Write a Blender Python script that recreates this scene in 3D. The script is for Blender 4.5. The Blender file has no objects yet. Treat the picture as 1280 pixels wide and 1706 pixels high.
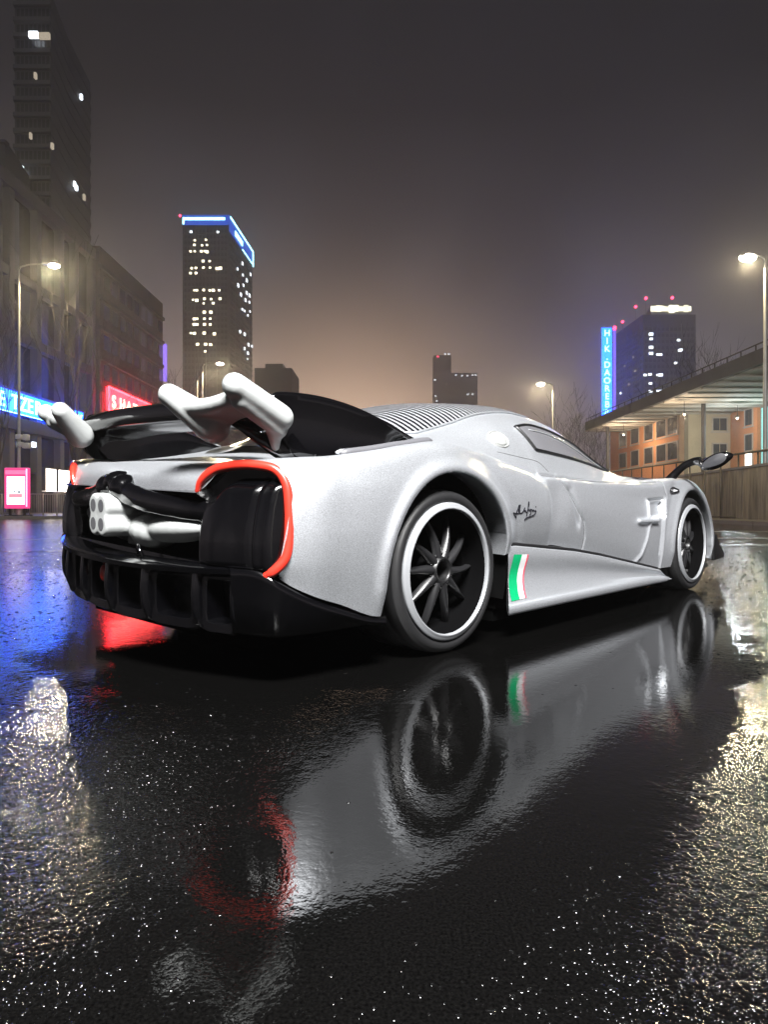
import bpy, bmesh, math, random
import numpy as np
from mathutils import Vector, Matrix
from mathutils.bvhtree import BVHTree
random.seed(7); np.random.seed(7)
rad = math.radians
sc = bpy.context.scene
COL = sc.collection

# ------------------------------------------------------------------ camera
cam = bpy.data.cameras.new('camera'); camo = bpy.data.objects.new('camera', cam); COL.objects.link(camo)
cam.sensor_fit = 'VERTICAL'; cam.sensor_height = 36.0; cam.lens = 36.0*1080/1706
cam.clip_start = 0.05; cam.clip_end = 3000
camo.location = (0, 0, 0.613); camo.rotation_euler = (rad(90), 0, 0)
cam.shift_y = 0.0 + (845-853)/1706.0
sc.camera = camo

# ------------------------------------------------------------------ world: foggy night sky
world = bpy.data.worlds.new('World'); sc.world = world; world.use_nodes = True
SUN_EL, SUN_ROT = rad(52), rad(188)
def build_world():
    nt = world.node_tree; nt.nodes.clear(); N = nt.nodes.new; L = nt.links.new
    out = N('ShaderNodeOutputWorld'); bg = N('ShaderNodeBackground'); L(bg.outputs[0], out.inputs[0])
    tc = N('ShaderNodeTexCoord'); sep = N('ShaderNodeSeparateXYZ'); L(tc.outputs['Generated'], sep.inputs[0])
    ramp = N('ShaderNodeValToRGB'); L(sep.outputs['Z'], ramp.inputs[0])
    e = ramp.color_ramp.elements
    e[0].position = 0.0; e[0].color = (.20, .175, .18, 1)
    e[1].position = 1.0; e[1].color = (.003, .0035, .005, 1)
    for p, c in ((.12, (.175, .158, .172, 1)), (.25, (.105, .095, .108, 1)), (.40, (.032, .030, .038, 1)), (.52, (.006, .006, .009, 1))):
        k = e.new(p); k.color = c
    # mottled low cloud
    ns = N('ShaderNodeTexNoise'); ns.inputs['Scale'].default_value = 3.0; ns.inputs['Detail'].default_value = 5
    L(tc.outputs['Generated'], ns.inputs['Vector'])
    mr = N('ShaderNodeMapRange'); L(ns.outputs[0], mr.inputs[0]); mr.inputs[1].default_value = .3; mr.inputs[2].default_value = .7
    mr.inputs[3].default_value = .40; mr.inputs[4].default_value = 1.7
    mul = N('ShaderNodeVectorMath'); mul.operation = 'SCALE'; L(ramp.outputs[0], mul.inputs[0]); L(mr.outputs[0], mul.inputs['Scale'])
    # warm glow of the town low in the sky down the road
    fl = N('ShaderNodeVectorMath'); fl.operation = 'MULTIPLY'; L(tc.outputs['Generated'], fl.inputs[0]); fl.inputs[1].default_value = (1, 1, 1.35)
    nm = N('ShaderNodeVectorMath'); nm.operation = 'NORMALIZE'; L(fl.outputs[0], nm.inputs[0])
    dot = N('ShaderNodeVectorMath'); dot.operation = 'DOT_PRODUCT'; L(nm.outputs[0], dot.inputs[0])
    dot.inputs[1].default_value = Vector((-0.05, 1.0, 0.10)).normalized()
    mx = N('ShaderNodeMath'); mx.operation = 'MAXIMUM'; L(dot.outputs['Value'], mx.inputs[0]); mx.inputs[1].default_value = 0
    gl = N('ShaderNodeMath'); gl.operation = 'POWER'; L(mx.outputs[0], gl.inputs[0]); gl.inputs[1].default_value = 55
    gc = N('ShaderNodeVectorMath'); gc.operation = 'SCALE'; gc.inputs[0].default_value = (2.5, 1.66, 1.10); L(gl.outputs[0], gc.inputs['Scale'])
    add = N('ShaderNodeVectorMath'); add.operation = 'ADD'; L(mul.outputs[0], add.inputs[0]); L(gc.outputs[0], add.inputs[1])
    L(add.outputs[0], bg.inputs[0]); bg.inputs[1].default_value = 1.0
build_world()

sun = bpy.data.lights.new('sun', 'SUN'); suno = bpy.data.objects.new('sun', sun); COL.objects.link(suno)
sun.energy = 0.25; sun.angle = rad(14); sun.color = (1.0, .985, .97)
sd = Vector((math.sin(SUN_ROT)*math.cos(SUN_EL), math.cos(SUN_ROT)*math.cos(SUN_EL), math.sin(SUN_EL)))
suno.rotation_euler = (-sd).to_track_quat('-Z', 'Y').to_euler()

sc.view_settings.view_transform = 'Standard'; sc.view_settings.look = 'None'
sc.view_settings.exposure = 0; sc.view_settings.gamma = 1; sc.view_settings.use_curve_mapping = False
sc.render.engine = 'CYCLES'
sc.cycles.use_denoising = True
sc.cycles.max_bounces = 6; sc.cycles.diffuse_bounces = 2; sc.cycles.glossy_bounces = 4
sc.cycles.transmission_bounces = 3; sc.cycles.volume_bounces = 0; sc.cycles.transparent_max_bounces = 8
sc.cycles.sample_clamp_indirect = 4.0; sc.cycles.caustics_reflective = False; sc.cycles.caustics_refractive = False

# ------------------------------------------------------------------ materials
MATS = {}
def new_mat(name):
    m = bpy.data.materials.new(name); m.use_nodes = True; nt = m.node_tree
    b = nt.nodes['Principled BSDF']; MATS[name] = m
    return m, nt, b
def mat(name, color, rough=.5, metal=0.0, noise=0.0, nscale=8.0, bump=0.0, bscale=60.0, coat=0.0, spec=None, rough_var=0.0):
    m, nt, b = new_mat(name); N = nt.nodes.new; L = nt.links.new
    b.inputs['Base Color'].default_value = (*color, 1); b.inputs['Roughness'].default_value = rough
    b.inputs['Metallic'].default_value = metal; b.inputs['Coat Weight'].default_value = coat; b.inputs['Coat Roughness'].default_value = .07
    if spec is not None: b.inputs['Specular IOR Level'].default_value = spec
    tc = N('ShaderNodeTexCoord')
    if noise or rough_var:
        n = N('ShaderNodeTexNoise'); n.inputs['Scale'].default_value = nscale; n.inputs['Detail'].default_value = 6; n.inputs['Roughness'].default_value = .65
        L(tc.outputs['Object'], n.inputs['Vector'])
        if noise:
            mr = N('ShaderNodeMapRange'); L(n.outputs[0], mr.inputs[0]); mr.inputs[1].default_value = .25; mr.inputs[2].default_value = .75
            mr.inputs[3].default_value = 1-noise; mr.inputs[4].default_value = 1+noise
            v = N('ShaderNodeVectorMath'); v.operation = 'SCALE'; v.inputs[0].default_value = color; L(mr.outputs[0], v.inputs['Scale'])
            L(v.outputs[0], b.inputs['Base Color'])
        if rough_var:
            mr = N('ShaderNodeMapRange'); L(n.outputs[0], mr.inputs[0]); mr.inputs[1].default_value = .3; mr.inputs[2].default_value = .7
            mr.inputs[3].default_value = max(.02, rough-rough_var); mr.inputs[4].default_value = rough+rough_var
            L(mr.outputs[0], b.inputs['Roughness'])
    if bump:
        n2 = N('ShaderNodeTexNoise'); n2.inputs['Scale'].default_value = bscale; n2.inputs['Detail'].default_value = 4
        L(tc.outputs['Object'], n2.inputs['Vector'])
        bp = N('ShaderNodeBump'); bp.inputs['Strength'].default_value = 1; bp.inputs['Distance'].default_value = bump
        L(n2.outputs[0], bp.inputs['Height']); L(bp.outputs[0], b.inputs['Normal'])
    return m
def emit(name, color, strength, sample=True):
    m, nt, b = new_mat(name)
    b.inputs['Base Color'].default_value = (0.02, .02, .02, 1); b.inputs['Roughness'].default_value = .4
    b.inputs['Emission Color'].default_value = (*color, 1); b.inputs['Emission Strength'].default_value = strength
    if not sample: m.cycles.emission_sampling = 'NONE'
    return m

# ------------------------------------------------------------------ mesh helpers
def link(o, parent=None, label=None, cat=None, group=None, kind=None):
    COL.objects.link(o)
    if parent is not None: o.parent = parent
    tag(o, label, cat, group, kind); return o
def tag(o, label=None, cat=None, group=None, kind=None):
    if label: o['label'] = label
    if cat: o['category'] = cat
    if group: o['group'] = group
    if kind: o['kind'] = kind
    return o
def empty(name, loc, rz=0, **k):
    o = bpy.data.objects.new(name, None); o.location = loc; o.rotation_euler = (0, 0, rz); o.empty_display_size = .2
    return link(o, **k)
def mesh(name, verts, faces, m=None, parent=None, smooth=False, mats=None, fm=None, auto=None, **k):
    me = bpy.data.meshes.new(name); me.from_pydata([tuple(map(float, v)) for v in verts], [], [tuple(map(int, f)) for f in faces]); 
    for mm in (mats or ([m] if m else [])): me.materials.append(mm)
    if fm is not None: me.polygons.foreach_set('material_index', fm)
    if smooth: me.polygons.foreach_set('use_smooth', [True]*len(me.polygons))
    me.update()
    if auto is not None:
        me.set_sharp_from_angle(angle=rad(auto))
    return link(bpy.data.objects.new(name, me), parent, **k)
class MB:
    """collects shapes for one mesh"""
    def __init__(s): s.v = []; s.f = []; s.m = []
    def add(s, v, f, mi=0):
        n = len(s.v); s.v += [tuple(p) for p in v]; s.f += [tuple(i+n for i in q) for q in f]; s.m += [mi]*len(f)
    def box(s, x0, x1, y0, y1, z0, z1, mi=0):
        v = [(x, y, z) for x in (x0, x1) for y in (y0, y1) for z in (z0, z1)]
        s.add(v, [(0, 1, 3, 2), (4, 6, 7, 5), (0, 4, 5, 1), (2, 3, 7, 6), (0, 2, 6, 4), (1, 5, 7, 3)], mi)
    def hexa(s, p, mi=0):  # p: 8 points, bottom 4 ccw, top 4 ccw
        s.add(p, [(3, 2, 1, 0), (4, 5, 6, 7), (0, 1, 5, 4), (1, 2, 6, 5), (2, 3, 7, 6), (3, 0, 4, 7)], mi)
    def tube(s, pts, r, n=10, mi=0, caps=True, closed=False, flat=1.0, up=(0, 0, 1)):
        pts = [Vector(p) for p in pts]; m_ = len(pts); rr = r if hasattr(r, '__len__') else [r]*m_
        v = []; prev = None
        for i, p in enumerate(pts):
            if closed: d = pts[(i+1) % m_]-pts[i-1]
            else: d = pts[min(i+1, m_-1)]-pts[max(i-1, 0)]
            d.normalize()
            if prev is None:
                u = Vector(up)
                if abs(d.dot(u)) > .95: u = Vector((1, 0, 0))
            else: u = prev
            a = d.cross(u).normalized(); b = a.cross(d).normalized(); prev = b
            for k in range(n):
                t = 2*math.pi*k/n; v.append(p+rr[i]*(math.cos(t)*a*flat+math.sin(t)*b))
        f = []
        for i in range(m_ if closed else m_-1):
            j = (i+1) % m_
            for k in range(n):
                l = (k+1) % n; f.append((i*n+k, i*n+l, j*n+l, j*n+k))
        if caps and not closed:
            f.append(tuple(reversed(range(n)))); f.append(tuple((m_-1)*n+k for k in range(n)))
        s.add(v, f, mi)
    def grid(s, P, mi=0, closed_u=False, closed_v=False, flip=False):
        P = np.asarray(P); a, b = P.shape[:2]; v = P.reshape(-1, 3); f = []
        for i in range(a if closed_u else a-1):
            for j in range(b if closed_v else b-1):
                q = (i*b+j, ((i+1) % a)*b+j, ((i+1) % a)*b+(j+1) % b, i*b+(j+1) % b)
                f.append(q[::-1] if flip else q)
        s.add(v, f, mi)
    def lathe(s, prof, n=64, mi=0, axis='y', c=(0, 0, 0)):
        # prof: list of (radius, offset along axis); axis y
        P = []
        for k in range(n):
            t = 2*math.pi*k/n
            P.append([(c[0]+r*math.cos(t), c[1]+o, c[2]+r*math.sin(t)) for r, o in prof])
        s.grid(P, mi, closed_u=True)
    def sphere(s, c, r, nu=16, nv=10, mi=0, M=None):
        r = r if hasattr(r, '__len__') else (r, r, r); P = []
        for i in range(nu):
            a = 2*math.pi*i/nu; row = []
            for j in range(nv+1):
                b = math.pi*(j/nv-.5); q = Vector((r[0]*math.cos(a)*math.cos(b), r[1]*math.sin(a)*math.cos(b), r[2]*math.sin(b)))
                if M is not None: q = M @ q
                row.append((c[0]+q.x, c[1]+q.y, c[2]+q.z))
            P.append(row)
        s.grid(P, mi, closed_u=True)
    def prism(s, poly, a, b, plane='xz', mi=0):
        n = len(poly)
        def P(p, t): return {'xz': (p[0], t, p[1]), 'xy': (p[0], p[1], t), 'yz': (t, p[0], p[1])}[plane]
        v = [P(p, a) for p in poly]+[P(p, b) for p in poly]
        f = [tuple(range(n)), tuple(reversed(range(n, 2*n)))]+[(i, i+n, (i+1) % n+n, (i+1) % n) for i in range(n)]
        s.add(v, f, mi)
    def build(s, name, m, parent=None, smooth=False, auto=None, **k):
        ms = m if isinstance(m, list) else [m]
        return mesh(name, s.v, s.f, parent=parent, smooth=smooth or auto is not None, mats=ms, fm=s.m, auto=auto, **k)
def recalc(o):
    bm = bmesh.new(); bm.from_mesh(o.data); bmesh.ops.recalc_face_normals(bm, faces=bm.faces); bm.to_mesh(o.data); bm.free(); return o
def bevel(o, w, seg=2, angle=35):
    bm = bmesh.new(); bm.from_mesh(o.data)
    bmesh.ops.remove_doubles(bm, verts=bm.verts, dist=1e-5)
    bmesh.ops.recalc_face_normals(bm, faces=bm.faces)
    ed = [e for e in bm.edges if len(e.link_faces) == 2 and e.calc_face_angle(0) > rad(angle)]
    bmesh.ops.bevel(bm, geom=ed, offset=w, segments=seg, affect='EDGES', profile=.5, clamp_overlap=True)
    for f in bm.faces: f.smooth = True
    bm.to_mesh(o.data); bm.free(); o.data.set_sharp_from_angle(angle=rad(40)); return o
def remesh_merge(mb, name, m, parent, voxel=.006, smooth=4, **k):
    """fuse overlapping closed shapes into one soft moulded body"""
    o = mb.build(name+'_tmp', m); recalc(o)
    md = o.modifiers.new('r', 'REMESH'); md.mode = 'VOXEL'; md.voxel_size = voxel
    if smooth: s2 = o.modifiers.new('s', 'SMOOTH'); s2.factor = .5; s2.iterations = smooth
    dg = bpy.context.evaluated_depsgraph_get(); dg.update()
    me = bpy.data.meshes.new_from_object(o.evaluated_get(dg)); me.name = name
    bpy.data.objects.remove(o)
    me.materials.clear(); me.materials.append(m); me.polygons.foreach_set('use_smooth', [True]*len(me.polygons)); me.update()
    return link(bpy.data.objects.new(name, me), parent, **k)
def catmull(P, n):
    """n samples per span through points P (k,d), uniform param, end-clamped"""
    P = np.asarray(P, float); out = []
    Q = np.vstack([2*P[0]-P[1], P, 2*P[-1]-P[-2]])
    for i in range(1, len(Q)-2):
        m_ = n if not hasattr(n, '__len__') else n[i-1]
        for j in range(m_):
            t = j/m_; a, b, c, d = Q[i-1], Q[i], Q[i+1], Q[i+2]
            out.append(.5*((2*b)+(-a+c)*t+(2*a-5*b+4*c-d)*t*t+(-a+3*b-3*c+d)*t**3))
    out.append(P[-1]); return np.array(out)

#===CAR===
TH = rad(46); CK = .05
car = empty('race_car', (-.406, 3.38, 0), TH, label='silver toy-like racing coupe with black rear wing parked on the wet road', cat='car')
def TS(v):                      # the body leans a little towards its right side
    v = np.array(v, float).reshape(-1, 3); v[:, 2] += CK*(v[:, 1]+.95); return v
def bodyfix(o):
    n = len(o.data.vertices); a = np.empty(n*3); o.data.vertices.foreach_get('co', a)
    o.data.vertices.foreach_set('co', TS(a).ravel()); o.data.update(); return o
def mirror_of(o, name=None, parent=None):
    """the same part for the other side of the car (call before bodyfix)"""
    me = o.data.copy(); n = len(me.vertices); a = np.empty(n*3); me.vertices.foreach_get('co', a); a = a.reshape(-1, 3); a[:, 1] *= -1
    me.vertices.foreach_set('co', a.ravel()); me.flip_normals(); me.update()
    p = bpy.data.objects.new(name or o.name.split('.')[0], me); return link(p, parent or o.parent)
def silver_paint():
    m, nt, b = new_mat('silver_paint'); N = nt.nodes.new; L = nt.links.new
    tc = N('ShaderNodeTexCoord')
    fl = N('ShaderNodeTexNoise'); fl.inputs['Scale'].default_value = 300; fl.inputs['Detail'].default_value = 2; L(tc.outputs['Object'], fl.inputs['Vector'])
    mr = N('ShaderNodeMapRange'); L(fl.outputs[0], mr.inputs[0]); mr.inputs[1].default_value = .3; mr.inputs[2].default_value = .7; mr.inputs[3].default_value = .74; mr.inputs[4].default_value = 1.2
    v = N('ShaderNodeVectorMath'); v.operation = 'SCALE'; v.inputs[0].default_value = (.65, .675, .71); L(mr.outputs[0], v.inputs['Scale']); L(v.outputs[0], b.inputs['Base Color'])
    b.inputs['Metallic'].default_value = .88; b.inputs['Roughness'].default_value = .345
    b.inputs['Coat Weight'].default_value = .25; b.inputs['Coat Roughness'].default_value = .22
    bp = N('ShaderNodeBump'); bp.inputs['Distance'].default_value = .0005; bp.inputs['Strength'].default_value = .6
    L(fl.outputs[0], bp.inputs['Height']); L(bp.outputs[0], b.inputs['Normal'])
    return m
SILVER = silver_paint()
BLACK = mat('gloss_black_plastic', (.0006, .0006, .0008), .13, coat=.7, spec=.55, bump=.0004, bscale=25, rough_var=.04, nscale=30)
SATIN = mat('satin_black', (.0014, .0014, .0016), .40, bump=.0003, bscale=300)
RUBBER = mat('tyre_rubber', (.0045, .0045, .005), .50, noise=.35, nscale=60, bump=.0006, bscale=260)
WHITE = mat('white_plastic', (.20, .208, .205), .55, noise=.03, nscale=12, bump=.0004, bscale=90)
RIMWHITE = mat('white_rim_paint', (.18, .186, .195), .35, metal=.3, noise=.03, nscale=20)
RED = mat('red_plastic', (.36, .018, .010), .30, coat=.5, noise=.05)
GREY = mat('grey_pipe_end', (.028, .028, .031), .8)
GLASS = mat('smoked_window', (.07, .07, .075), .12, coat=.5, noise=.1, nscale=3)
GREEN = mat('green_flag_print', (.0, .15, .055), .35); WPRINT = mat('white_flag_print', (.28, .28, .28), .4); RPRINT = mat('red_flag_print', (.35, .02, .04), .4)
INK = mat('signature_ink', (.003, .003, .005), .8, spec=.1)
LENSM = mat('clear_marker_lens', (.55, .56, .58), .08, metal=.6)
METAL = mat('bare_metal', (.3, .3, .29), .35, metal=.8, noise=.1, nscale=40)

def build_body():
    R = [
     [(-.835,.885,.37),(-.85,.905,.42),(-.83,.92,.55),(-.805,.915,.67),(-.84,.86,.745),(-.915,.70,.745),(-.955,.56,.650),(-.975,.28,.648),(-.985,0,.65)],
     [(-.80,.900,.345),(-.80,.925,.42),(-.79,.935,.55),(-.765,.93,.68),(-.79,.87,.762),(-.87,.70,.765),(-.95,.54,.69),(-.972,.27,.69),(-.98,0,.69)],
     [(-.74,.920,.315),(-.74,.945,.42),(-.73,.955,.55),(-.71,.948,.69),(-.73,.885,.775),(-.80,.72,.768),(-.90,.52,.735),(-.925,.26,.735),(-.935,0,.735)],
     [(-.60,.935,.265),(-.60,.965,.42),(-.60,.975,.56),(-.60,.962,.70),(-.61,.90,.79),(-.64,.74,.775),(-.74,.52,.765),(-.76,.26,.77),(-.77,0,.77)],
     [(-.42,.945,.205),(-.42,.978,.40),(-.42,.988,.57),(-.42,.972,.72),(-.42,.915,.82),(-.44,.77,.80),(-.50,.52,.785),(-.50,.26,.80),(-.50,0,.805)],
     [(-.2,.945,.2),(-.2,.98,.40),(-.2,.99,.59),(-.2,.973,.755),(-.2,.92,.86),(-.2,.79,.845),(-.2,.54,.83),(-.2,.27,.87),(-.2,0,.885)],
     [(0,.945,.2),(0,.98,.4),(0,.99,.6),(0,.973,.775),(0,.92,.882),(0,.80,.885),(0,.57,.90),(0,.29,.965),(0,0,.985)],
     [(.25,.945,.3),(.25,.975,.42),(.25,.985,.6),(.25,.965,.765),(.25,.905,.862),(.25,.80,.88),(.25,.60,.955),(.25,.32,1.035),(.25,0,1.055)],
     [(.5,.93,.41),(.5,.955,.5),(.5,.965,.62),(.5,.95,.74),(.5,.90,.822),(.5,.81,.835),(.5,.64,.995),(.5,.36,1.095),(.5,0,1.125)],
     [(.74,.92,.415),(.74,.94,.5),(.74,.95,.6),(.74,.935,.71),(.74,.892,.778),(.74,.825,.80),(.74,.67,1.03),(.74,.40,1.135),(.74,0,1.17)],
     [(.87,.91,.412),(.87,.928,.5),(.87,.936,.6),(.87,.922,.69),(.87,.885,.745),(.87,.83,.79),(.87,.68,1.04),(.87,.41,1.148),(.87,0,1.188)],
     [(.93,.885,.41),(.93,.895,.5),(.93,.898,.6),(.93,.888,.69),(.93,.872,.755),(.93,.835,.79),(.93,.685,1.045),(.93,.42,1.152),(.93,0,1.194)],
     [(1.2,.875,.375),(1.2,.89,.48),(1.2,.898,.6),(1.2,.888,.7),(1.2,.868,.765),(1.2,.83,.79),(1.2,.665,1.055),(1.2,.42,1.165),(1.2,0,1.21)],
     [(1.6,.885,.31),(1.6,.90,.42),(1.6,.905,.56),(1.6,.893,.68),(1.6,.872,.76),(1.6,.82,.795),(1.6,.63,1.02),(1.6,.41,1.135),(1.6,0,1.185)],
     [(2.0,.91,.25),(2.0,.922,.36),(2.0,.922,.52),(2.0,.91,.66),(2.0,.885,.765),(2.0,.78,.80),(2.0,.57,.925),(2.0,.38,1.035),(2.0,0,1.095)],
     [(2.3,.93,.2),(2.3,.943,.35),(2.3,.945,.52),(2.3,.93,.67),(2.3,.895,.780),(2.3,.76,.80),(2.3,.53,.845),(2.3,.35,.925),(2.3,0,.975)],
     [(2.6,.945,.2),(2.6,.96,.35),(2.6,.965,.52),(2.6,.950,.69),(2.6,.90,.808),(2.6,.74,.80),(2.6,.5,.785),(2.6,.3,.82),(2.6,0,.84)],
     [(2.9,.945,.2),(2.9,.962,.35),(2.9,.968,.52),(2.9,.952,.70),(2.9,.90,.82),(2.9,.74,.79),(2.9,.5,.745),(2.9,.28,.755),(2.9,0,.76)],
     [(3.2,.945,.2),(3.2,.96,.35),(3.2,.96,.50),(3.2,.935,.66),(3.2,.88,.775),(3.2,.72,.74),(3.2,.5,.69),(3.2,.28,.69),(3.2,0,.69)],
     [(3.43,.92,.2),(3.43,.935,.33),(3.43,.93,.45),(3.43,.90,.59),(3.43,.84,.685),(3.43,.68,.65),(3.43,.5,.62),(3.43,.28,.615),(3.43,0,.61)],
     [(3.56,.87,.2),(3.56,.88,.3),(3.56,.87,.4),(3.56,.83,.49),(3.56,.76,.56),(3.56,.62,.555),(3.56,.45,.54),(3.56,.25,.54),(3.56,0,.535)],
     [(3.70,.74,.18),(3.70,.74,.23),(3.70,.73,.29),(3.70,.69,.34),(3.70,.62,.38),(3.70,.5,.40),(3.70,.36,.41),(3.70,.2,.415),(3.70,0,.42)],
    ]
    R = np.array(R)                                        # rows, 9, (x,w,z)
    nr = len(R)
    cnt = [max(4, int(np.linalg.norm((R[i+1]-R[i]).mean(0))/.0065)+2) for i in range(nr-1)]
    # along the car: non-uniform cubic through the rows
    t = np.concatenate([[0], np.cumsum([max(.03, np.linalg.norm((R[i+1]-R[i]).mean(0))) for i in range(nr-1)])])
    M = np.zeros_like(R)
    for i in range(nr):
        if 0 < i < nr-1:
            d0 = (R[i]-R[i-1])/(t[i]-t[i-1]); d1 = (R[i+1]-R[i])/(t[i+1]-t[i]); w0 = t[i+1]-t[i]; w1 = t[i]-t[i-1]
            h = (w0*d0+w1*d1)/(w0+w1)
            mm = np.where(d0*d1 > 0, np.sign(d0)*np.minimum(np.abs(h), 3*np.minimum(np.abs(d0), np.abs(d1))), h*.5)
            M[i] = mm
        elif i == 0: M[i] = (R[1]-R[0])/(t[1]-t[0])
        else: M[i] = (R[i]-R[i-1])/(t[i]-t[i-1])
    rows = []
    for i in range(nr-1):
        h = t[i+1]-t[i]
        for j in range(cnt[i]):
            s = j/cnt[i]; rows.append((2*s**3-3*s*s+1)*R[i]+(s**3-2*s*s+s)*h*M[i]+(-2*s**3+3*s*s)*R[i+1]+(s**3-s*s)*h*M[i+1])
    rows.append(R[-1]); rows = np.array(rows)
    # around the section
    nv = [14, 18, 20, 20, 22, 36, 30, 30]
    P = np.array([catmull(r, nv) for r in rows])           # a,b,3
    # light smoothing along the car keeps rows from showing
    for _ in range(6):
        P[1:-1] = P[1:-1]*.5+(P[:-2]+P[2:])*.25
    X, W, Z = P[..., 0].copy(), P[..., 1].copy(), P[..., 2].copy()
    side = np.clip((W-.70)/.12, 0, 1)*np.clip((.86-Z)/.04, 0, 1)
    # arch flares
    for cx, r0 in ((.01, .418), (2.9, .395)):
        r = np.hypot(X-cx, Z-.344); up = np.clip((Z-.2)/.1, 0, 1)
        W += .016*np.exp(-((r-r0-.02)/.028)**2)*side*up
        W -= .013*np.exp(-((r-r0-.115)/.04)**2)*side*up*np.clip((Z-.25)/.2, 0, 1)*np.clip((X-cx)/.1*(1 if cx < 1 else -1), 0, 1)
    def seg_d(px, pz, pts):
        d = np.full(px.shape, 9.)
        for (x0, z0), (x1, z1) in zip(pts[:-1], pts[1:]):
            ux, uz = x1-x0, z1-z0; L2 = ux*ux+uz*uz
            tt = np.clip(((px-x0)*ux+(pz-z0)*uz)/L2, 0, 1)
            d = np.minimum(d, np.hypot(px-x0-tt*ux, pz-z0-tt*uz))
        return d
    def groove(pts, depth, width, mask=1.0):
        nonlocal W
        d = seg_d(X, Z, pts); W = W-depth*np.exp(-(d/width)**2)*mask
    sm = np.clip((W-.6)/.05, 0, 1)
    groove([(1.08,.79),(1.10,.745),(1.19,.66),(1.24,.595),(1.30,.526),(1.325,.44),(1.31,.34)], .009, .0075, sm)   # door edge
    groove([(.92,.778),(1.12,.770),(1.49,.760),(2.0,.770),(2.38,.783)], .010, .010, sm)                         # belt crease
    groove([(2.40,.86),(2.41,.80),(2.43,.675)], .007, .007, sm)
    groove([(2.40,.67),(2.36,.52),(2.33,.30),(2.31,.2)], -.012, .012, sm)                                        # ridge behind the wheel
    groove([(2.36,.66),(2.325,.52),(2.295,.30)], .010, .010, sm)
    groove([(2.14,.50),(2.10,.40),(2.03,.30),(1.95,.25)], -.013, .012, sm)                                       # crease under the vent
    # recessed vent with its bars
    rec = np.clip((X-2.14)/.02, 0, 1)*np.clip((2.37-X)/.02, 0, 1)*np.clip((Z-.535)/.02, 0, 1)*np.clip((.655-Z)/.02, 0, 1)
    W = W-.028*rec*sm*np.clip((X-2.05)/.3, 0.3, 1)
    groove([(2.16,.655),(2.36,.665)], .014, .009, sm)
    groove([(2.125,.55),(2.125,.65)], -.018, .011, sm)
    groove([(1.99,.522),(2.24,.522)], -.024, .016, sm)
    # pull of the door skin towards the front, and the crease in front of the arch scoop
    groove([(.885,.78),(.905,.70),(.905,.60),(.90,.45)], .010, .012, sm)
    dd = seg_d(X, Z, [(1.17,.70),(1.21,.60),(1.245,.52)]); W = W-.010*np.exp(-(dd/.03)**2)*sm*(X < 1.26)
    P[..., 1] = W
    a, b = P.shape[:2]
    verts = P.reshape(-1, 3).copy(); verts[:, 1] *= -1      # right side is -y
    idx = np.arange(a*b).reshape(a, b)
    F = np.stack([idx[:-1, :-1], idx[1:, :-1], idx[1:, 1:], idx[:-1, 1:]], -1).reshape(-1, 4)
    # cut the wheel arches
    keep = np.ones(len(F), bool); wv = -verts[:, 1]
    for cx, r0 in ((.01, .418), (2.9, .395)):
        r = np.hypot(verts[:, 0]-cx, verts[:, 2]-.344)
        # below the axle the opening runs straight down
        inside = (r < r0) & (wv > .6)
        low = (verts[:, 2] < .344) & (np.abs(verts[:, 0]-cx) < r0+(.344-verts[:, 2])*(.14 if cx > 1 else .05)) & (wv > .6)
        inside |= low
        keep &= ~inside[F].all(1)
        bd = np.zeros(len(verts), bool)
        fk = F[keep]; cntk = np.zeros(len(verts), int); np.add.at(cntk, fk.ravel(), 1)
        bnd = inside & (cntk > 0)
        up = bnd & (verts[:, 2] >= .344)
        ang = np.arctan2(verts[up, 2]-.344, verts[up, 0]-cx)
        verts[up, 0] = cx+r0*np.cos(ang); verts[up, 2] = .344+r0*np.sin(ang)
        lo = bnd & (verts[:, 2] < .344)
        off = 0
        sgn = np.sign(verts[lo, 0]-cx-off); verts[lo, 0] = cx+off+sgn*(r0+(.344-verts[lo, 2])*(.14 if cx > 1 else .05))
    F = F[keep]
    used = np.zeros(len(verts), bool); used[F.ravel()] = True; remap = np.cumsum(used)-1
    verts = verts[used]; F = remap[F]
    n = len(verts)
    v2 = verts.copy(); v2[:, 1] *= -1
    center = verts[:, 1] > -1e-6
    map2 = np.arange(n)+n; map2[center] = np.nonzero(center)[0]
    F2 = map2[F][:, ::-1]
    V = np.vstack([verts, v2]); FF = np.vstack([F, F2])
    me = bpy.data.meshes.new('body'); me.from_pydata(V.tolist(), [], FF.tolist())
    bm = bmesh.new(); bm.from_mesh(me)
    bmesh.ops.delete(bm, geom=[v for v in bm.verts if not v.link_faces], context='VERTS')
    # turn the rim of the openings inwards as a rolled lip
    be = [e for e in bm.edges if e.is_boundary]
    arch = [e for e in be if min(abs(e.verts[0].co.y), abs(e.verts[1].co.y)) > .8 and any(math.hypot(e.verts[0].co.x-cx, e.verts[0].co.z-.344) < .56 and e.verts[0].co.z > .205 for cx in (0, 2.9))]
    cur = arch
    for dy, dr in ((.006, -.002), (.014, .002), (.10, .006)):
        ret = bmesh.ops.extrude_edge_only(bm, edges=cur)
        nvv = [g for g in ret['geom'] if isinstance(g, bmesh.types.BMVert)]
        for v in nvv:
            v.co.y += dy if v.co.y < 0 else -dy
            cx = 0.01 if v.co.x < 1.4 else 2.9
            d = Vector((v.co.x-cx, 0, v.co.z-.344)); 
            if d.length > 0: d.normalize(); v.co += d*dr
        cur = [g for g in ret['geom'] if isinstance(g, bmesh.types.BMEdge)]
    # close the nose
    bm.normal_update()
    bm.to_mesh(me); bm.free()
    me.materials.append(SILVER); me.polygons.foreach_set('use_smooth', [True]*len(me.polygons)); me.update(); me.set_sharp_from_angle(angle=rad(55))
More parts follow.
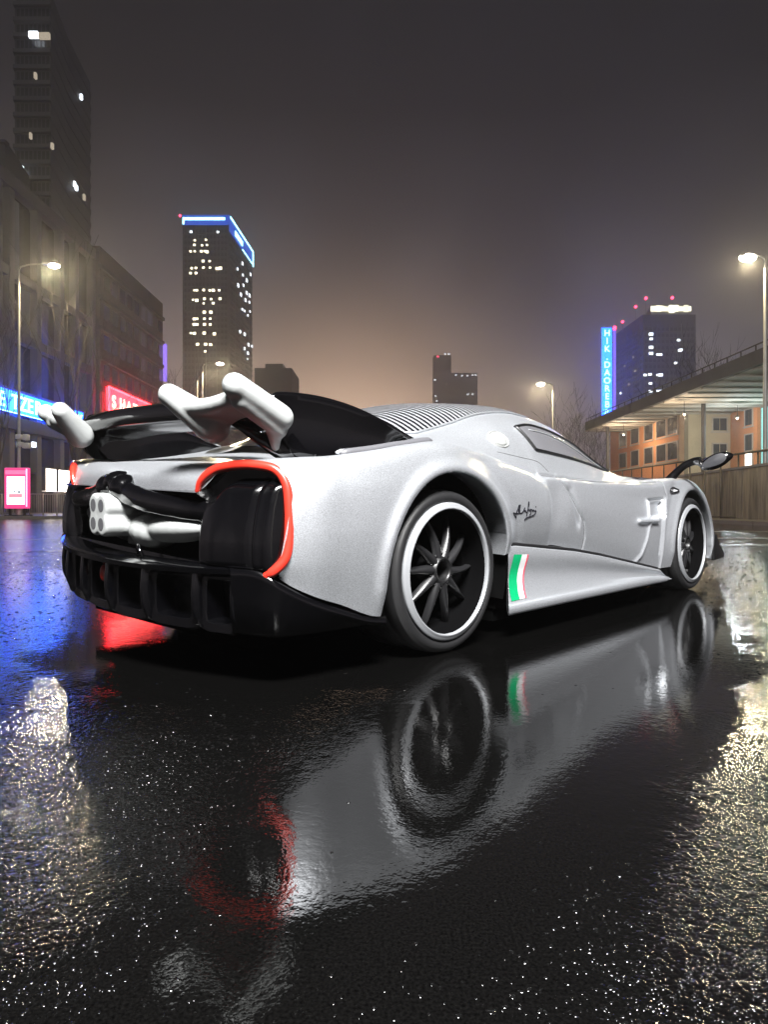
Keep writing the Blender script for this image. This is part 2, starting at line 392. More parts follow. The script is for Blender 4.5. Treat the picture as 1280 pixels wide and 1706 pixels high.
    o = link(bpy.data.objects.new('body', me), car)
    bv = BVHTree.FromPolygons([Vector(v) for v in verts], [tuple(f) for f in F.tolist()])
    return o, bv
body, BV = build_body()
recalc(body)
def side(x, z, out=.003):
    h = BV.ray_cast(Vector((x, -3, z)), Vector((0, 1, 0)))
    if h[0] is None: return Vector((x, -.93, z))
    n = h[1]; n = n if n.y < 0 else -n
    return h[0]+n*out
def top(x, y, out=.003):
    h = BV.ray_cast(Vector((x, y, 3)), Vector((0, 0, -1)))
    if h[0] is None: return Vector((x, y, .8))
    n = h[1]; n = n if n.z > 0 else -n
    return h[0]+n*out
bodyfix(body)

# ---- dark inner tub, floor and wheel wells (one part: the chassis seen through the arches)
UNDER = mat('underbody', (.0015, .0015, .0015), 1.0, spec=0.0)
def chassis():
    mb = MB()
    mb.box(-.80, 3.3, -.60, .60, .11, .60)
    mb.box(.46, 2.38, -.86, .86, .12, .40)
    mb.box(-.84, -.47, -.80, .80, .16, .50)
    mb.box(3.36, 3.62, -.70, .70, .12, .40)
    o = mb.build('chassis', UNDER, car)
    bodyfix(o)
    fb = MB(); fb.box(.47, 2.36, -.84, .90, .062, .118); fb.box(-.40, .469, -.60, .60, .062, .118); fb.box(2.361, 3.5, -.60, .60, .062, .118); fb.box(-.80, -.401, -.66, .70, .10, .155)
    fb.build('light_block_floor', UNDER, car)  # unseen low plates added to block light passing under the car
    for cx in (.01, 2.9):
        for s in (-1, 1):
            m = MB(); n = 40; P = []
            for k in range(n+1):
                t = math.pi*(-.12+1.24*k/n); P.append([(cx+.455*math.cos(t), s*y, .344+.455*math.sin(t)*(.98)) for y in (.925 if cx < 1 else .9, .58)])
            m.grid(P); w = m.build('wheel_well', UNDER, car, smooth=True); bodyfix(w)
chassis()

# ---- rear lights: red ring and bulged black housing each side
def tail():
    ring = [(-.955,-.565,.645),(-.952,-.59,.69),(-.93,-.64,.728),(-.90,-.715,.745),(-.865,-.79,.748),(-.83,-.855,.735),(-.812,-.890,.69),(-.81,-.905,.62),(-.815,-.912,.52),(-.83,-.912,.445),(-.855,-.895,.405),(-.875,-.87,.383)]
    pts = catmull(ring, 6); n = len(pts)
    r = [.0105+.0070*min(1, i/10, (n-1-i)/5+.45) for i in range(n)]
    m = MB(); m.tube(pts, r, n=12, caps=True, flat=1.0)
    m.sphere(pts[-1], r[-1]*1.05, 12, 8)
    a = m.build('tail_light_ring', RED, car, smooth=True); b = mirror_of(a); bodyfix(a); bodyfix(b)
    # housing
    m = MB()
    nu, nv = 40, 40; P = []
    y0, y1, z0, z1 = -.575, -.908, .375, .728
    for i in range(nu+1):
        u = i/nu; row = []
        for j in range(nv+1):
            v = j/nv
            y = y0+(y1-y0)*u; zt = z1-.085*max(0, 1-u/.45)**2-.03*max(0, (u-.82)/.18)**2
            z = z0+(zt-z0)*v
            e = min(u/.10, (1-u)/.14, v/.10, (1-v)/.22, 1); e = math.sin(e*math.pi/2)**.7 if e > 0 else 0
            xb = -.90+.085*u                                         # follows the corner round
            x = xb+.035-.105*e-.016*math.sin(v*math.pi)+.05*v**1.6-.020*math.exp(-((u-.30)/.20)**2)*e
            x += .022*math.exp(-((u-.74)/.022)**2)*e+.016*math.exp(-((u-.86)/.02)**2)*e      # vertical seams
            x += .02*math.exp(-(((u-.22)/.10)**2+((v-.86)/.12)**2))
            row.append((x, y, z))
        P.append(row)
    m.grid(P)
    a = m.build('light_housing', BLACK, car, smooth=True); recalc(a); b = mirror_of(a); bodyfix(a); bodyfix(b)
    # wall behind ring so no gap shows
    m = MB(); pp = [(p[0]+.03, p[1], p[2]) for p in catmull(ring, 3)]; c = (-.82, -.75, .55)
    m.add([c]+pp, [(0, i+1, i+2) for i in range(len(pp)-1)]); a = m.build('light_backing', BLACK, car); b = mirror_of(a); bodyfix(a); bodyfix(b)
tail()

def rear_centre():
    # rear bar that swells into the clover surround over the exhaust
    m = MB()
    path = [(-.925,-.62,.580),(-.955,-.52,.582),(-.975,-.38,.592),(-.99,-.24,.604),(-1.0,-.12,.624),(-1.0,0,.634)]
    pts = catmull(path, 6); full = list(pts)+[(x, -y, z) for x, y, z in pts[::-1][1:]]
    n = len(full); rr = [.038+.010*math.sin(math.pi*i/(n-1)) for i in range(n)]
    m.tube(full, rr, n=16, flat=.62)
    for y in (-.062, .062): m.sphere((-.99, y, .648), (.065, .064, .056), 20, 14)
    m.sphere((-.98, 0, .672), (.07, .05, .045), 16, 12)
    # frame legs at each side of the opening
    for s in (-1, 1): m.tube([(-.915, s*.595, .62), (-.915, s*.595, .52), (-.905, s*.60, .40)], .032, n=12)
    a = remesh_merge(m, 'rear_bar', BLACK, car, .007, 5); bodyfix(a)
    m = MB(); m.box(-.80, -.76, -.62, .62, .36, .66); m.box(-.95, -.76, -.60, .60, .375, .40)
    m.prism([(-.985,.646),(-.80,.69),(-.78,.60),(-.90,.60)], -.60, .60)
    a = m.build('rear_recess', BLACK, car); bodyfix(a)
    # exhaust: four fused pipes on a moulded cross body
    m = MB(); c = .536; g = .037
    for y in (-g, g):
        for z in (c-g, c+g):
            m.tube([(-1.078, y, z), (-1.066, y*1.0, z), (-.98, y*.98, z), (-.86, y*.9, c+(z-c)*.9), (-.76, y*.8, c+(z-c)*.8)], [.045, .0495, .0505, .050, .048], n=24)
    m.box(-1.074, -.8, -.04, .04, c-.074, c+.074); m.box(-1.074, -.8, -.074, .074, c-.04, c+.04)
    m.sphere((-.80, -.10, .55), (.11, .14, .095), 20, 14); m.sphere((-.80, .10, .55), (.11, .14, .095), 20, 14)
    for s in (-1, 1):
        M = Matrix.Rotation(rad(5)*s, 3, 'X')
        m.sphere((-.915 if s < 0 else -.86, s*.35, .500), (.075, .25, .053), 24, 14, M=M)
        m.sphere((-.91 if s < 0 else -.86, s*.15, .478), (.09, .14, .070), 16, 12)
    m.tube([(-.84, 0, .54), (-.86, 0, .40)], .085, n=16)
    a = remesh_merge(m, 'exhaust', WHITE, car, .006, 4); bodyfix(a)
    for y in (-g, g):
        for z in (c-g, c+g):
            h = MB(); h.lathe([(0, -.001), (.025, -.001), (.0262, .004)], 24, c=(0, 0, 0)); 
            hv = [(-1.078+p[1], y+p[0], z+p[2]) for p in h.v]
            o = mesh('pipe_opening', hv, h.f, GREY, a); bodyfix(o)
rear_centre()

# ---- diffuser
def diffuser():
    def lipx(y): return -1.105+.165*(abs(y)/.745)**2.2
    m = MB()
    ys = np.linspace(-.745, .745, 61)
    prof = [(.33, .405), (.10, .408), (.02, .404), (0, .392), (.004, .375), (.03, .362), (.10, .355)]
    P = [[(lipx(y)+dx*(1 if dx < .2 else 1), y, z-.018*(1-(abs(y)/.745)**2)) for dx, z in prof] for y in ys]
    m.grid(P, flip=True)
    # dark tunnel back wall and roof
    P = [[(lipx(y)+.10, y, .36), (lipx(y)+.12, y, .25), (lipx(y)+.16, y, .17), (lipx(y)+.5, y, .14)] for y in ys]; m.grid(P, flip=True)
    a = m.build('diffuser', BLACK, car, auto=40)
    fins = (-.745, -.60, -.36, -.12, .12, .36, .60, .745)
    for y in fins:
        x = lipx(y); f = MB()
        poly = [(x+.012, .382), (x+.004, .30), (x+.008, .235), (x+.03, .185), (x+.07, .160), (x+.35, .145), (x+.35, .38)]
        f.prism([(px, pz-.012*(1-(abs(y)/.745)**2)) for px, pz in poly], y-.010, y+.010)
        o = f.build('fin', BLACK, a); bevel(o, .005, 3); bodyfix(o)
    for y0, y1 in zip(fins[:-1], fins[1:]):       # moulded frame of each bay: rounded opening
        n = 32; P = []
        cy, hw = (y0+y1)/2, (y1-y0)/2-.010
        def rr(t, hw, hz, cz, r=.35):
            c, s = math.cos(t), math.sin(t); e = 9
            q = (abs(c)**e+abs(s)**e)**(-1/e); return cy+hw*c*q, cz+hz*s*q
        for k in range(n):
            t = 2*math.pi*k/n; row = []
            for dx, k1, k2, cz in ((.050, 1.02, .110, .268), (.036, 1.0, .104, .270), (.037, .80, .078, .273), (.040, .765, .074, .273), (.11, .74, .071, .274)):
                yy, zz = rr(t, hw*k1, k2, cz); row.append((lipx(yy)+dx, yy, zz))
            P.append(row)
        f = MB(); f.grid(P, closed_u=True); o = f.build('bay_frame', BLACK, a, auto=28); bodyfix(o)
    f = MB(); f.sphere((lipx(0)+.055, 0.0, .300), (.016, .018, .034), 16, 10); bodyfix(f.build('rain_light', RED, a, smooth=True))
    # flared side panels running forward to the wheel
    up = [(-.938,-.745,.400),(-.905,-.82,.402),(-.875,-.872,.385),(-.845,-.895,.362),(-.74,-.915,.306),(-.60,-.928,.252),(-.48,-.935,.212),(-.38,-.935,.195)]
    up = catmull(up, 5)
    P = [[(x, y, z), (x-.006, y-.012, z-.012), (x-.004, y-.012, z-.03), (x+.004, y-.002, max(.20, z*.5+.09)), (x+.012, y+.004, .185), (x+.03, y+.03, .165), (x+.1, y+.12, .15)] for x, y, z in up]
    f = MB(); f.grid(P); s1 = f.build('side_panel', BLACK, car, smooth=True); recalc(s1); s2 = mirror_of(s1); bodyfix(s1); bodyfix(s2)
    # upper gloss shoulder between housing and panel
    up2 = catmull([(-.94,-.60,.402),(-.94,-.745,.402),(-.89,-.86,.400),(-.84,-.90,.372)], 5)
    f = MB(); f.grid([[(x, y, z+.0), (x+.03, y*.97, z+.016), (x+.09, y*.92, z+.02), (x+.2, y*.86, z+.02)] for x, y, z in up2]); s1 = f.build('corner_shelf', BLACK, car, smooth=True); s2 = mirror_of(s1); bodyfix(s1); bodyfix(s2)
    bodyfix(a)
    # little hook under the exhaust
    f = MB(); f.tube([(-1.02,-.28,.395), (-1.03,-.27,.42), (-1.02,-.24,.432), (-1.0,-.20,.43), (-1.0,-.19,.395)], .007, 8); bodyfix(f.build('tow_hook', BLACK, car, smooth=True))
diffuser()

# ---- wing
STRIPG = mat('groove_grey', (.05, .05, .055), .5)
def wing():
    ys = np.linspace(-1, 1, 81); P = []
    for s in ys:
        y = .775*s; a = abs(s)
        dz = -.030*a**3; tipx = .03*a**6
        e = 1-.55*max(0, (a-.90)/.10)**2
        c = .955+dz
        sec = [(-.870+tipx, -.036), (-.882+tipx, -.012), (-.880+tipx, .020), (-.868+tipx, .042), (-.848+tipx, .050), (-.80, .047), (-.70, .022), (-.62, -.010), (-.575, -.030), (-.57, -.038), (-.60, -.044), (-.68, -.038), (-.76, -.022), (-.82+tipx, -.020), (-.852+tipx, -.038)]
        sec = [((x+.72)*(1) -.72, z*e) for x, z in sec]
        cl = catmull(sec+[sec[0]], 3)[:-1]
        P.append([(x, y, c+z) for x, z in cl])
    m = MB(); m.grid(P, closed_v=True)
    nb = len(P[0]); m.add(P[0], [tuple(range(nb))]); m.add(P[-1], [tuple(reversed(range(nb)))])
    a = m.build('wing', BLACK, car, smooth=True); recalc(a); a.data.set_sharp_from_angle(angle=rad(60)); bodyfix(a)
    # fins that carry the wing and run forward along the deck
    topc = catmull([(-.815,.925),(-.80,.985),(-.76,1.005),(-.62,1.012),(-.49,1.004),(-.37,.985),(-.26,.958),(-.15,.925),(-.05,.893),(.02,.876)], 5)
    basec = catmull([(.02,.862),(-.12,.838),(-.30,.808),(-.52,.776),(-.64,.765),(-.70,.778),(-.76,.835),(-.80,.885)], 5)
    rows = []
    nt = 40
    def samp(c, t):
        k = t*(len(c)-1); i = min(int(k), len(c)-2); f = k-i; return c[i]*(1-f)+c[i+1]*f
    for k in range(nt+1):
        t = k/nt; tp = samp(topc, t); bs = samp(basec[::-1], t); row = []
        h = max(.001, tp[1]-bs[1])
        th = .006+.012*min(1, h/.1)
        prof = [(0, 1.2), (.12, .9), (.35, .65), (.7, .75), (.9, 1.0), (.97, 1.0), (1.0, .6)]
        out = [(v, w) for v, w in prof]
        for v, w in out: row.append((bs[0]+(tp[0]-bs[0])*v, -(.79+.012*math.sin(v*math.pi)*-1)-th*w, bs[1]+h*v))
        for v, w in reversed(out): row.append((bs[0]+(tp[0]-bs[0])*v, -(.79+.012*math.sin(v*math.pi)*-1)+th*w, bs[1]+h*v))
        rows.append(row)
    m = MB(); m.grid(rows, closed_v=True); nb = len(rows[0])
    m.add(rows[0], [tuple(range(nb))]); m.add(rows[-1], [tuple(range(nb))])
    a = m.build('wing_support', BLACK, car, smooth=True); recalc(a); a.data.set_sharp_from_angle(angle=rad(50)); b = mirror_of(a); bodyfix(a); bodyfix(b)
    m = MB(); m.tube([(p[0], -.797, p[1]-.004) for p in topc[4:]], .011, 8)
    a = m.build('support_bead', BLACK, car, smooth=True); b = mirror_of(a); bodyfix(a); bodyfix(b)
    # the swept fillet from wing underside down to the deck
    m = MB(); rows = []
    cv = catmull([(-.865,-.52,.915),(-.872,-.62,.898),(-.868,-.70,.868),(-.83,-.755,.820),(-.77,-.785,.775),(-.70,-.79,.765)], 5)
    for i, p in enumerate(cv):
        t = i/(len(cv)-1)
        q = (p[0]+.20-.12*t, p[1]-.02-.03*(1-t), p[2]+.015+.02*(1-t))
        rows.append([tuple(p), (p[0]+.01, p[1]-.012, p[2]+.012), (p[0]+.06, p[1]-.03, p[2]+.03), (q[0], q[1]-.01, q[2]+.02), q, (p[0]+.02, p[1]+.004, p[2]-.003)])
    m.grid(rows, closed_v=True); a = m.build('wing_fillet', BLACK, car, smooth=True); recalc(a); b = mirror_of(a); bodyfix(a); bodyfix(b)
    # grooved strip along the foot of each fin
    m = MB(); st = catmull([(-.54,-.862),(-.35,-.866),(-.18,-.862),(.0,-.850)], 8)
    pl = [top(x, y, .004) for x, y in st]; m.tube(pl, [.006]+[.017]*(len(pl)-2)+[.008], n=8, flat=1.0)
    a = m.build('deck_strip', STRIPG, car, smooth=True); b = mirror_of(a); bodyfix(a); bodyfix(b)
    m = MB(); pl = [top(x, y+.022, .012) for x, y in st]; m.tube(pl, [.004]+[.012]*(len(pl)-2)+[.004], n=8)
    a = m.build('deck_rib', SILVER, car, smooth=True); b = mirror_of(a); bodyfix(a); bodyfix(b)
wing()

def pods():
    m = MB()
    def caps(p0, p1, r0, r1, n=10, sx=1.0):
        pts = [Vector(p0).lerp(Vector(p1), i/n) for i in range(n+1)]
        for i, p in enumerate(pts):
            r = r0+(r1-r0)*i/n; m.sphere(p, (r, r*sx, r), 14, 10)
    caps((-.985,-.850,.998), (-.80,-.843,.915), .043, .047, 24)             # outer prong
    caps((-1.035,-.515,.985), (-.915,-.60,.885), .041, .064, 14)              # inner prong
    for k in range(31):                                                       # saddle between the prongs
        t = k/30; caps((-1.0+.05*t, -.54-.30*t, .945+.03*t-.015*math.sin(math.pi*t)), (-.895+.03*t, -.60-.24*t, .885+.045*t+.028*math.sin(math.pi*t)), .030, .028, 5)
    caps((-.955,-.842,.955), (-.80,-.835,.872), .036, .030, 14)
    caps((-.82,-.832,.89), (-.795,-.808,.815), .034, .016, 8)                # stem
    a = remesh_merge(m, 'wing_end_pod', WHITE, car, .0065, 6)
    b = mirror_of(a); bodyfix(a); bodyfix(b)
pods()

# ---- engine cover + striped roof panel
def roof():
    stripe, nt, b = new_mat('striped_roof'); N = nt.nodes.new; L = nt.links.new
    tc = N('ShaderNodeTexCoord'); wv = N('ShaderNodeTexWave'); wv.wave_type = 'BANDS'; wv.bands_direction = 'X'; wv.inputs['Scale'].default_value = 9.5; wv.inputs['Distortion'].default_value = .15
    mp = N('ShaderNodeMapping'); mp.inputs['Rotation'].default_value = (0, 0, rad(10)); L(tc.outputs['Object'], mp.inputs[0]); L(mp.outputs[0], wv.inputs['Vector'])
    r = N('ShaderNodeValToRGB'); L(wv.outputs[0], r.inputs[0]); r.color_ramp.elements[0].position = .52; r.color_ramp.elements[0].color = (.002, .002, .003, 1); r.color_ramp.elements[1].position = .66; r.color_ramp.elements[1].color = (.17, .175, .185, 1)
    L(r.outputs[0], b.inputs['Base Color']); b.inputs['Roughness'].default_value = .3; b.inputs['Coat Weight'].default_value = .4
    bp = N('ShaderNodeBump'); bp.inputs['Distance'].default_value = .004; L(wv.outputs[0], bp.inputs['Height']); L(bp.outputs[0], b.inputs['Normal'])
    xs = np.linspace(.06, 1.72, 90); P = []; E = []
    for x in xs:
        t = (x-.06)/1.66
        hw = .60*(1-t)**.5*(1-.25*math.sin(t*math.pi))+.02 if t > .02 else .60
        hw = np.interp(x, [.06, .2, .5, .8, 1.1, 1.4, 1.6, 1.72], [.50, .585, .575, .545, .50, .44, .36, .22])
        row = []
        for j in range(41):
            y = hw*(j/20-1); q = top(x, min(y, -y) if y > 0 else y, 0)
            edge = 1-(abs(y)/hw)**8
            row.append((q.x, y, q.z+.006+.016*edge))
        P.append(row); E.append(row[0])
    m = MB(); m.grid(P); a = m.build('roof_panel', stripe, car, smooth=True); recalc(a); bodyfix(a)
    m = MB(); m.tube(E, .006, 8); m.tube([(x, -y, z) for x, y, z in E], .006, 8); bodyfix(m.build('roof_panel_edge', SILVER, a, smooth=True))
    # dark engine glass below the fin tops
    P = []
    for x in np.linspace(-.42, .08, 20):
        hw = np.interp(x, [-.42, -.2, .08], [.30, .5, .56]); row = []
        for j in range(25):
            y = hw*(j/12-1); q = top(x, -abs(y), 0); row.append((x, y, q.z+.008+.03*(1-(y/hw)**4)))
        P.append(row)
    m = MB(); m.grid(P); a = m.build('engine_cover', BLACK, car, smooth=True); recalc(a); bodyfix(a)
roof()

# ---- patches laid on the flank
def patch(name, outline, m, out, parent=None, surf=side, n=14, both=True):
    """surface patch: outline = upper and lower curves as lists of (x,z) of the same span"""
    up, lo = catmull(outline[0], n), catmull(outline[1], n)
    k = 14; P = []
    for i in range(len(up)):
        P.append([tuple(surf(*(lo[i]+(up[i]-lo[i])*j/k), out)) for j in range(k+1)])
    mb = MB(); mb.grid(P); o = mb.build(name, m, parent or car, smooth=True); return o, P
def windows():
    up = [(.905,1.040),(1.05,1.062),(1.20,1.060),(1.40,1.035),(1.60,.995),(1.80,.930),(1.99,.845)]
    lo = [(.975,.918),(1.10,.912),(1.25,.903),(1.42,.890),(1.60,.872),(1.80,.850),(1.985,.838)]
    o, P = patch('side_window', (up, lo), GLASS, .004); recalc(o)
    e = [r[-1] for r in P]+[P[-1][j] for j in range(len(P[0])-2, -1, -1)]+[r[0] for r in P[::-1]][1:]+[P[0][j] for j in range(1, len(P[0])-1)]
    m = MB(); m.tube([Vector(p)+Vector((0, -.001, 0)) for p in e], .0085, 8, closed=True); f = m.build('window_frame', SATIN, o, smooth=True)
    o2 = mirror_of(o); f2 = mirror_of(f, parent=o2)
    # quarter glass line: chrome thread
    ln = catmull([(1.02,1.03),(1.25,1.02),(1.48,.975),(1.72,.90),(1.90,.838)], 6)
    m = MB(); m.tube([side(x, z, .006) for x, z in ln], .0035, 6); g = m.build('window_trim', RIMWHITE, o, smooth=True)
    for q in (o, f, o2, f2, g): bodyfix(q)
    # fuel cap
    c = (.69, .955); m = MB(); cen = side(*c, .004); P = []
    hit = BV.ray_cast(Vector((c[0], -3, c[1])), Vector((0, 1, 0))); nrm = hit[1] if hit[1].y < 0 else -hit[1]
    q = nrm.to_track_quat('Z', 'Y')
    for r, h in ((0, .005), (.046, .005), (.050, .002), (.052, -.004), (.058, -.004), (.060, .002), (.064, .001), (.068, -.008)):
        P.append([tuple(cen+q @ Vector((r*math.cos(t)*1.15, r*math.sin(t)*.8, h))) for t in np.linspace(0, 2*math.pi, 33)])
    m.grid(P); o = m.build('fuel_cap', METALW, car, smooth=True); recalc(o); bodyfix(o)
METALW = mat('cap_paint', (.20, .205, .20), .45, metal=.3)
windows()

def marker():
    a = [(2.50,.735),(2.56,.750),(2.63,.735)]; b = [(2.50,.728),(2.56,.713),(2.63,.722)]
    o, P = patch('side_marker', (a, b), LENSM, .006, n=6); m = MB()
    e = [r[-1] for r in P]+[r[0] for r in P[::-1]]
    m.tube(e, .007, 8, closed=True); f = m.build('marker_bezel', BLACK, o, smooth=True)
    bodyfix(o); bodyfix(f)
marker()

# ---- side skirts
def skirt():
    xs = list(np.linspace(.362, 2.42, 100)); P = []; 
    def seam(x): return float(np.interp(x, [.40,.52,1.10,1.40,1.90,2.27,2.36,2.42], [.425,.430,.375,.335,.255,.195,.150,.135]))
    for x in xs:
        z1 = seam(x); z0 = .118+.004*math.sin(x); t = min(1, max(0, (x-.40)/2.0))
        hgt = z1-z0; endr = min(1, (x-.40)/.03+.6)
        yt = -(.935+.012*min(1, (x-.4)/1.2)) ; yo = -(1.005+.006*t)*1.0
        tip = max(0, (x-2.25)/.17); yo = yo*(1-tip)+(-.975)*tip
        row = [(yt+.06, z1-.004), (yt, z1-.002*endr), (yt-.010, z1-.012), (yt-.012, z1-hgt*.18), (yt-.004, z1-hgt*.42), (yt-.014, z1-hgt*.62), (yo+.028, z0+.055*min(1, hgt/.12)), (yo+.006, z0+.042*min(1, hgt/.12)), (yo, z0+.026*min(1, hgt/.12)), (yo+.006, z0+.004), (yo+.03, z0), (yo+.14, z0+.01)]
        cl = catmull([(max(x, .362+(y+1.005)*1.43), y, z) for y, z in row], 4); P.append(cl.tolist())
    m = MB(); m.grid(P); nb = len(P[0]); 
    m.add([(p[0]-.002, p[1]+.004, p[2]) for p in P[0]], [tuple(range(nb))]); m.add(P[-1], [tuple(range(nb))])
    a = m.build('side_skirt', SILVER, car, smooth=True); recalc(a); a.data.set_sharp_from_angle(angle=rad(50)); b = mirror_of(a)
    bvh = BVHTree.FromPolygons([Vector(v) for v in m.v], [tuple(f) for f in m.f])
    def sk(x, z, out=.003):
        h = bvh.ray_cast(Vector((x, -3, z)), Vector((0, 1, 0))); 
        if h[0] is None: return Vector((x, -.97, z))
        return h[0]+Vector((0, -out, 0))
    for nm, x0, x1, mm in (('green_flag_band', .487, .556, GREEN), ('white_flag_band', .556, .604, WPRINT), ('red_flag_band', .604, .615, RPRINT)):
        PP = []
        for i in range(9):
            u = i/8; row = []
            for j in range(25):
                v = j/24; x = x0+(x1-x0)*u-.060*(1-v)
                ztop = .392-.01*(x-.42)/.15; row.append(tuple(sk(x, .178+.02*(x-.42)+(ztop-.178)*v, .003)))
            PP.append(row)
        f = MB(); f.grid(PP); o = f.build(nm, mm, a, smooth=True); recalc(o); bodyfix(o)
    bodyfix(a); bodyfix(b)
    # dark seam between skirt and body
    m = MB(); pts = [(x, -(.925+.008*min(1, (x-.4)/1.2)), seam(x)+.004) for x in np.linspace(.47, 2.30, 50)]
    m.tube(pts, .011, 8); s1 = m.build('skirt_seam', SATIN, car, smooth=True); s2 = mirror_of(s1); bodyfix(s1); bodyfix(s2)
skirt()

# ---- signature: pen strokes as thin ribbons on the flank
def signature():
    # strokes in signature space (u right, v up)
    S = [[(0,.30),(.12,.10),(.15,.05),(.14,.30),(.20,.75),(.22,.72),(.20,.45)], [(0,.32),(.10,.30),(.24,.36),(.22,.70),(.25,.78),(.22,.30)], [(.22,.36),(.30,.34),(.36,.40),(.40,.50),(.44,.66),(.43,.46),(.48,.52),(.50,.44),(.58,.46),(.64,1.0),(.66,.92),(.60,.60),(.54,.20)],
         [(.58,.46),(.62,.60),(.68,.52),(.72,.62),(.75,.50),(.73,.34),(.70,.28)], [(.75,.52),(.80,.62),(.84,.50),(.88,.60),(.92,.52),(.98,.58),(1.0,.50),(.95,.36),(.80,.24),(.62,.14),(.50,.04),(.48,-.06)], [(1.0,.76),(1.005,.82)]]
    m = MB()
    for s in S:
        c = catmull([(u, v) for u, v in s], 5); pl = []
        for u, v in c: pl.append(side(.475+.20*u-.0*v, .560+.085*v-.012*u, .0015))
        m.tube(pl, [.0018+.0012*abs(math.sin(i*.7)) for i in range(len(pl))], 5)
    bodyfix(m.build('signature', INK, car))
signature()

def gaps():
    GAP = mat('panel_gap', (.02, .02, .022), .8)
    for pts in ([(1.08,.775),(1.10,.745),(1.19,.66),(1.24,.595),(1.30,.526),(1.325,.44),(1.315,.36)], [(.93,.776),(1.12,.770),(1.49,.760),(2.0,.770),(2.36,.782)], [(2.402,.84),(2.41,.80),(2.43,.69)], [(.62,.885),(.80,.868),(.95,.850),(1.02,.80)]):
        c = catmull([(a, b) for a, b in pts], 12); m = MB(); m.tube([side(x, z, -.0012) for x, z in c], .0026, 6); bodyfix(m.build('panel_gap', GAP, car))
gaps()
# ---- door mirrors
def mirrors():
    m = MB()
    arm = catmull([(2.72,-.845,.800),(2.735,-.885,.855),(2.75,-.94,.912),(2.77,-1.00,.945),(2.77,-1.05,.945)], 6)
    m.tube(arm, [.036-.010*math.sin(math.pi*i/(len(arm)-1)) for i in range(len(arm))], 12, flat=.75)
    M = Matrix.Rotation(rad(-26), 3, 'X')
    m.sphere((2.78,-1.145,.948), (.045, .115, .052), 20, 14, M=M)
    m.sphere((2.79,-1.19,.965), (.035, .075, .034), 16, 12, M=M)
    
    a = remesh_merge(m, 'door_mirror', BLACK, car, .006, 3)
    g = MB(); P = []
    for r in (0, .6, 1.0):
        row = []
        for t in np.linspace(0, 2*math.pi, 33):
            yy, zz = .088*math.cos(t)*r, .036*math.sin(t)*r*(1-.25*math.cos(t)); q = M @ Vector((0, yy, zz)); row.append((2.729+.010*r*r, -1.145+q.y, .948+q.z))
        P.append(row)
    g.grid(P); ga = g.build('mirror_glass', MIRG, a, smooth=True); recalc(ga)
    b = mirror_of(a); gb = mirror_of(ga, parent=b)
    for o in (a, b, ga, gb): bodyfix(o)
    # black grille on the fender top
    P = [[tuple(top(x, y, .006+.010*math.sin(math.pi*i/12)*math.sin(math.pi*j/6))) for j, y in enumerate(np.linspace(-.80,-.66,7))] for i, x in enumerate(np.linspace(2.28,2.72,13))]
    m = MB(); m.grid(P); a = m.build('fender_vent', BLACK, car, smooth=True); recalc(a); b = mirror_of(a); bodyfix(a); bodyfix(b)
MIRG = mat('dark_mirror_face', (.016, .016, .018), .45, noise=.1, nscale=60)
mirrors()

# ---- front dive planes and nose
def front():
    m = MB(); m.prism([(3.36,.36),(3.44,.40),(3.50,.33),(3.64,.235),(3.62,.20),(3.38,.19)], -.955, -.905)
    a = m.build('dive_plane', SATIN, car); bevel(a, .012, 3); b = mirror_of(a); bodyfix(a); bodyfix(b)
    m = MB(); m.hexa([(3.0,-.88,.10),(3.72,-.80,.10),(3.72,.80,.10),(3.0,.88,.10),(3.0,-.88,.135),(3.70,-.80,.135),(3.70,.80,.135),(3.0,.88,.135)])
    a = m.build('front_splitter', SATIN, car); bevel(a, .008, 2); bodyfix(a)
    m = MB(); m.hexa([(3.60,-.74,.13),(3.695,-.74,.13),(3.695,.74,.13),(3.60,.74,.13),(3.58,-.72,.42),(3.69,-.60,.41),(3.69,.60,.41),(3.58,.72,.42)])
    bodyfix(m.build('nose_grille', BLACK, car))
front()

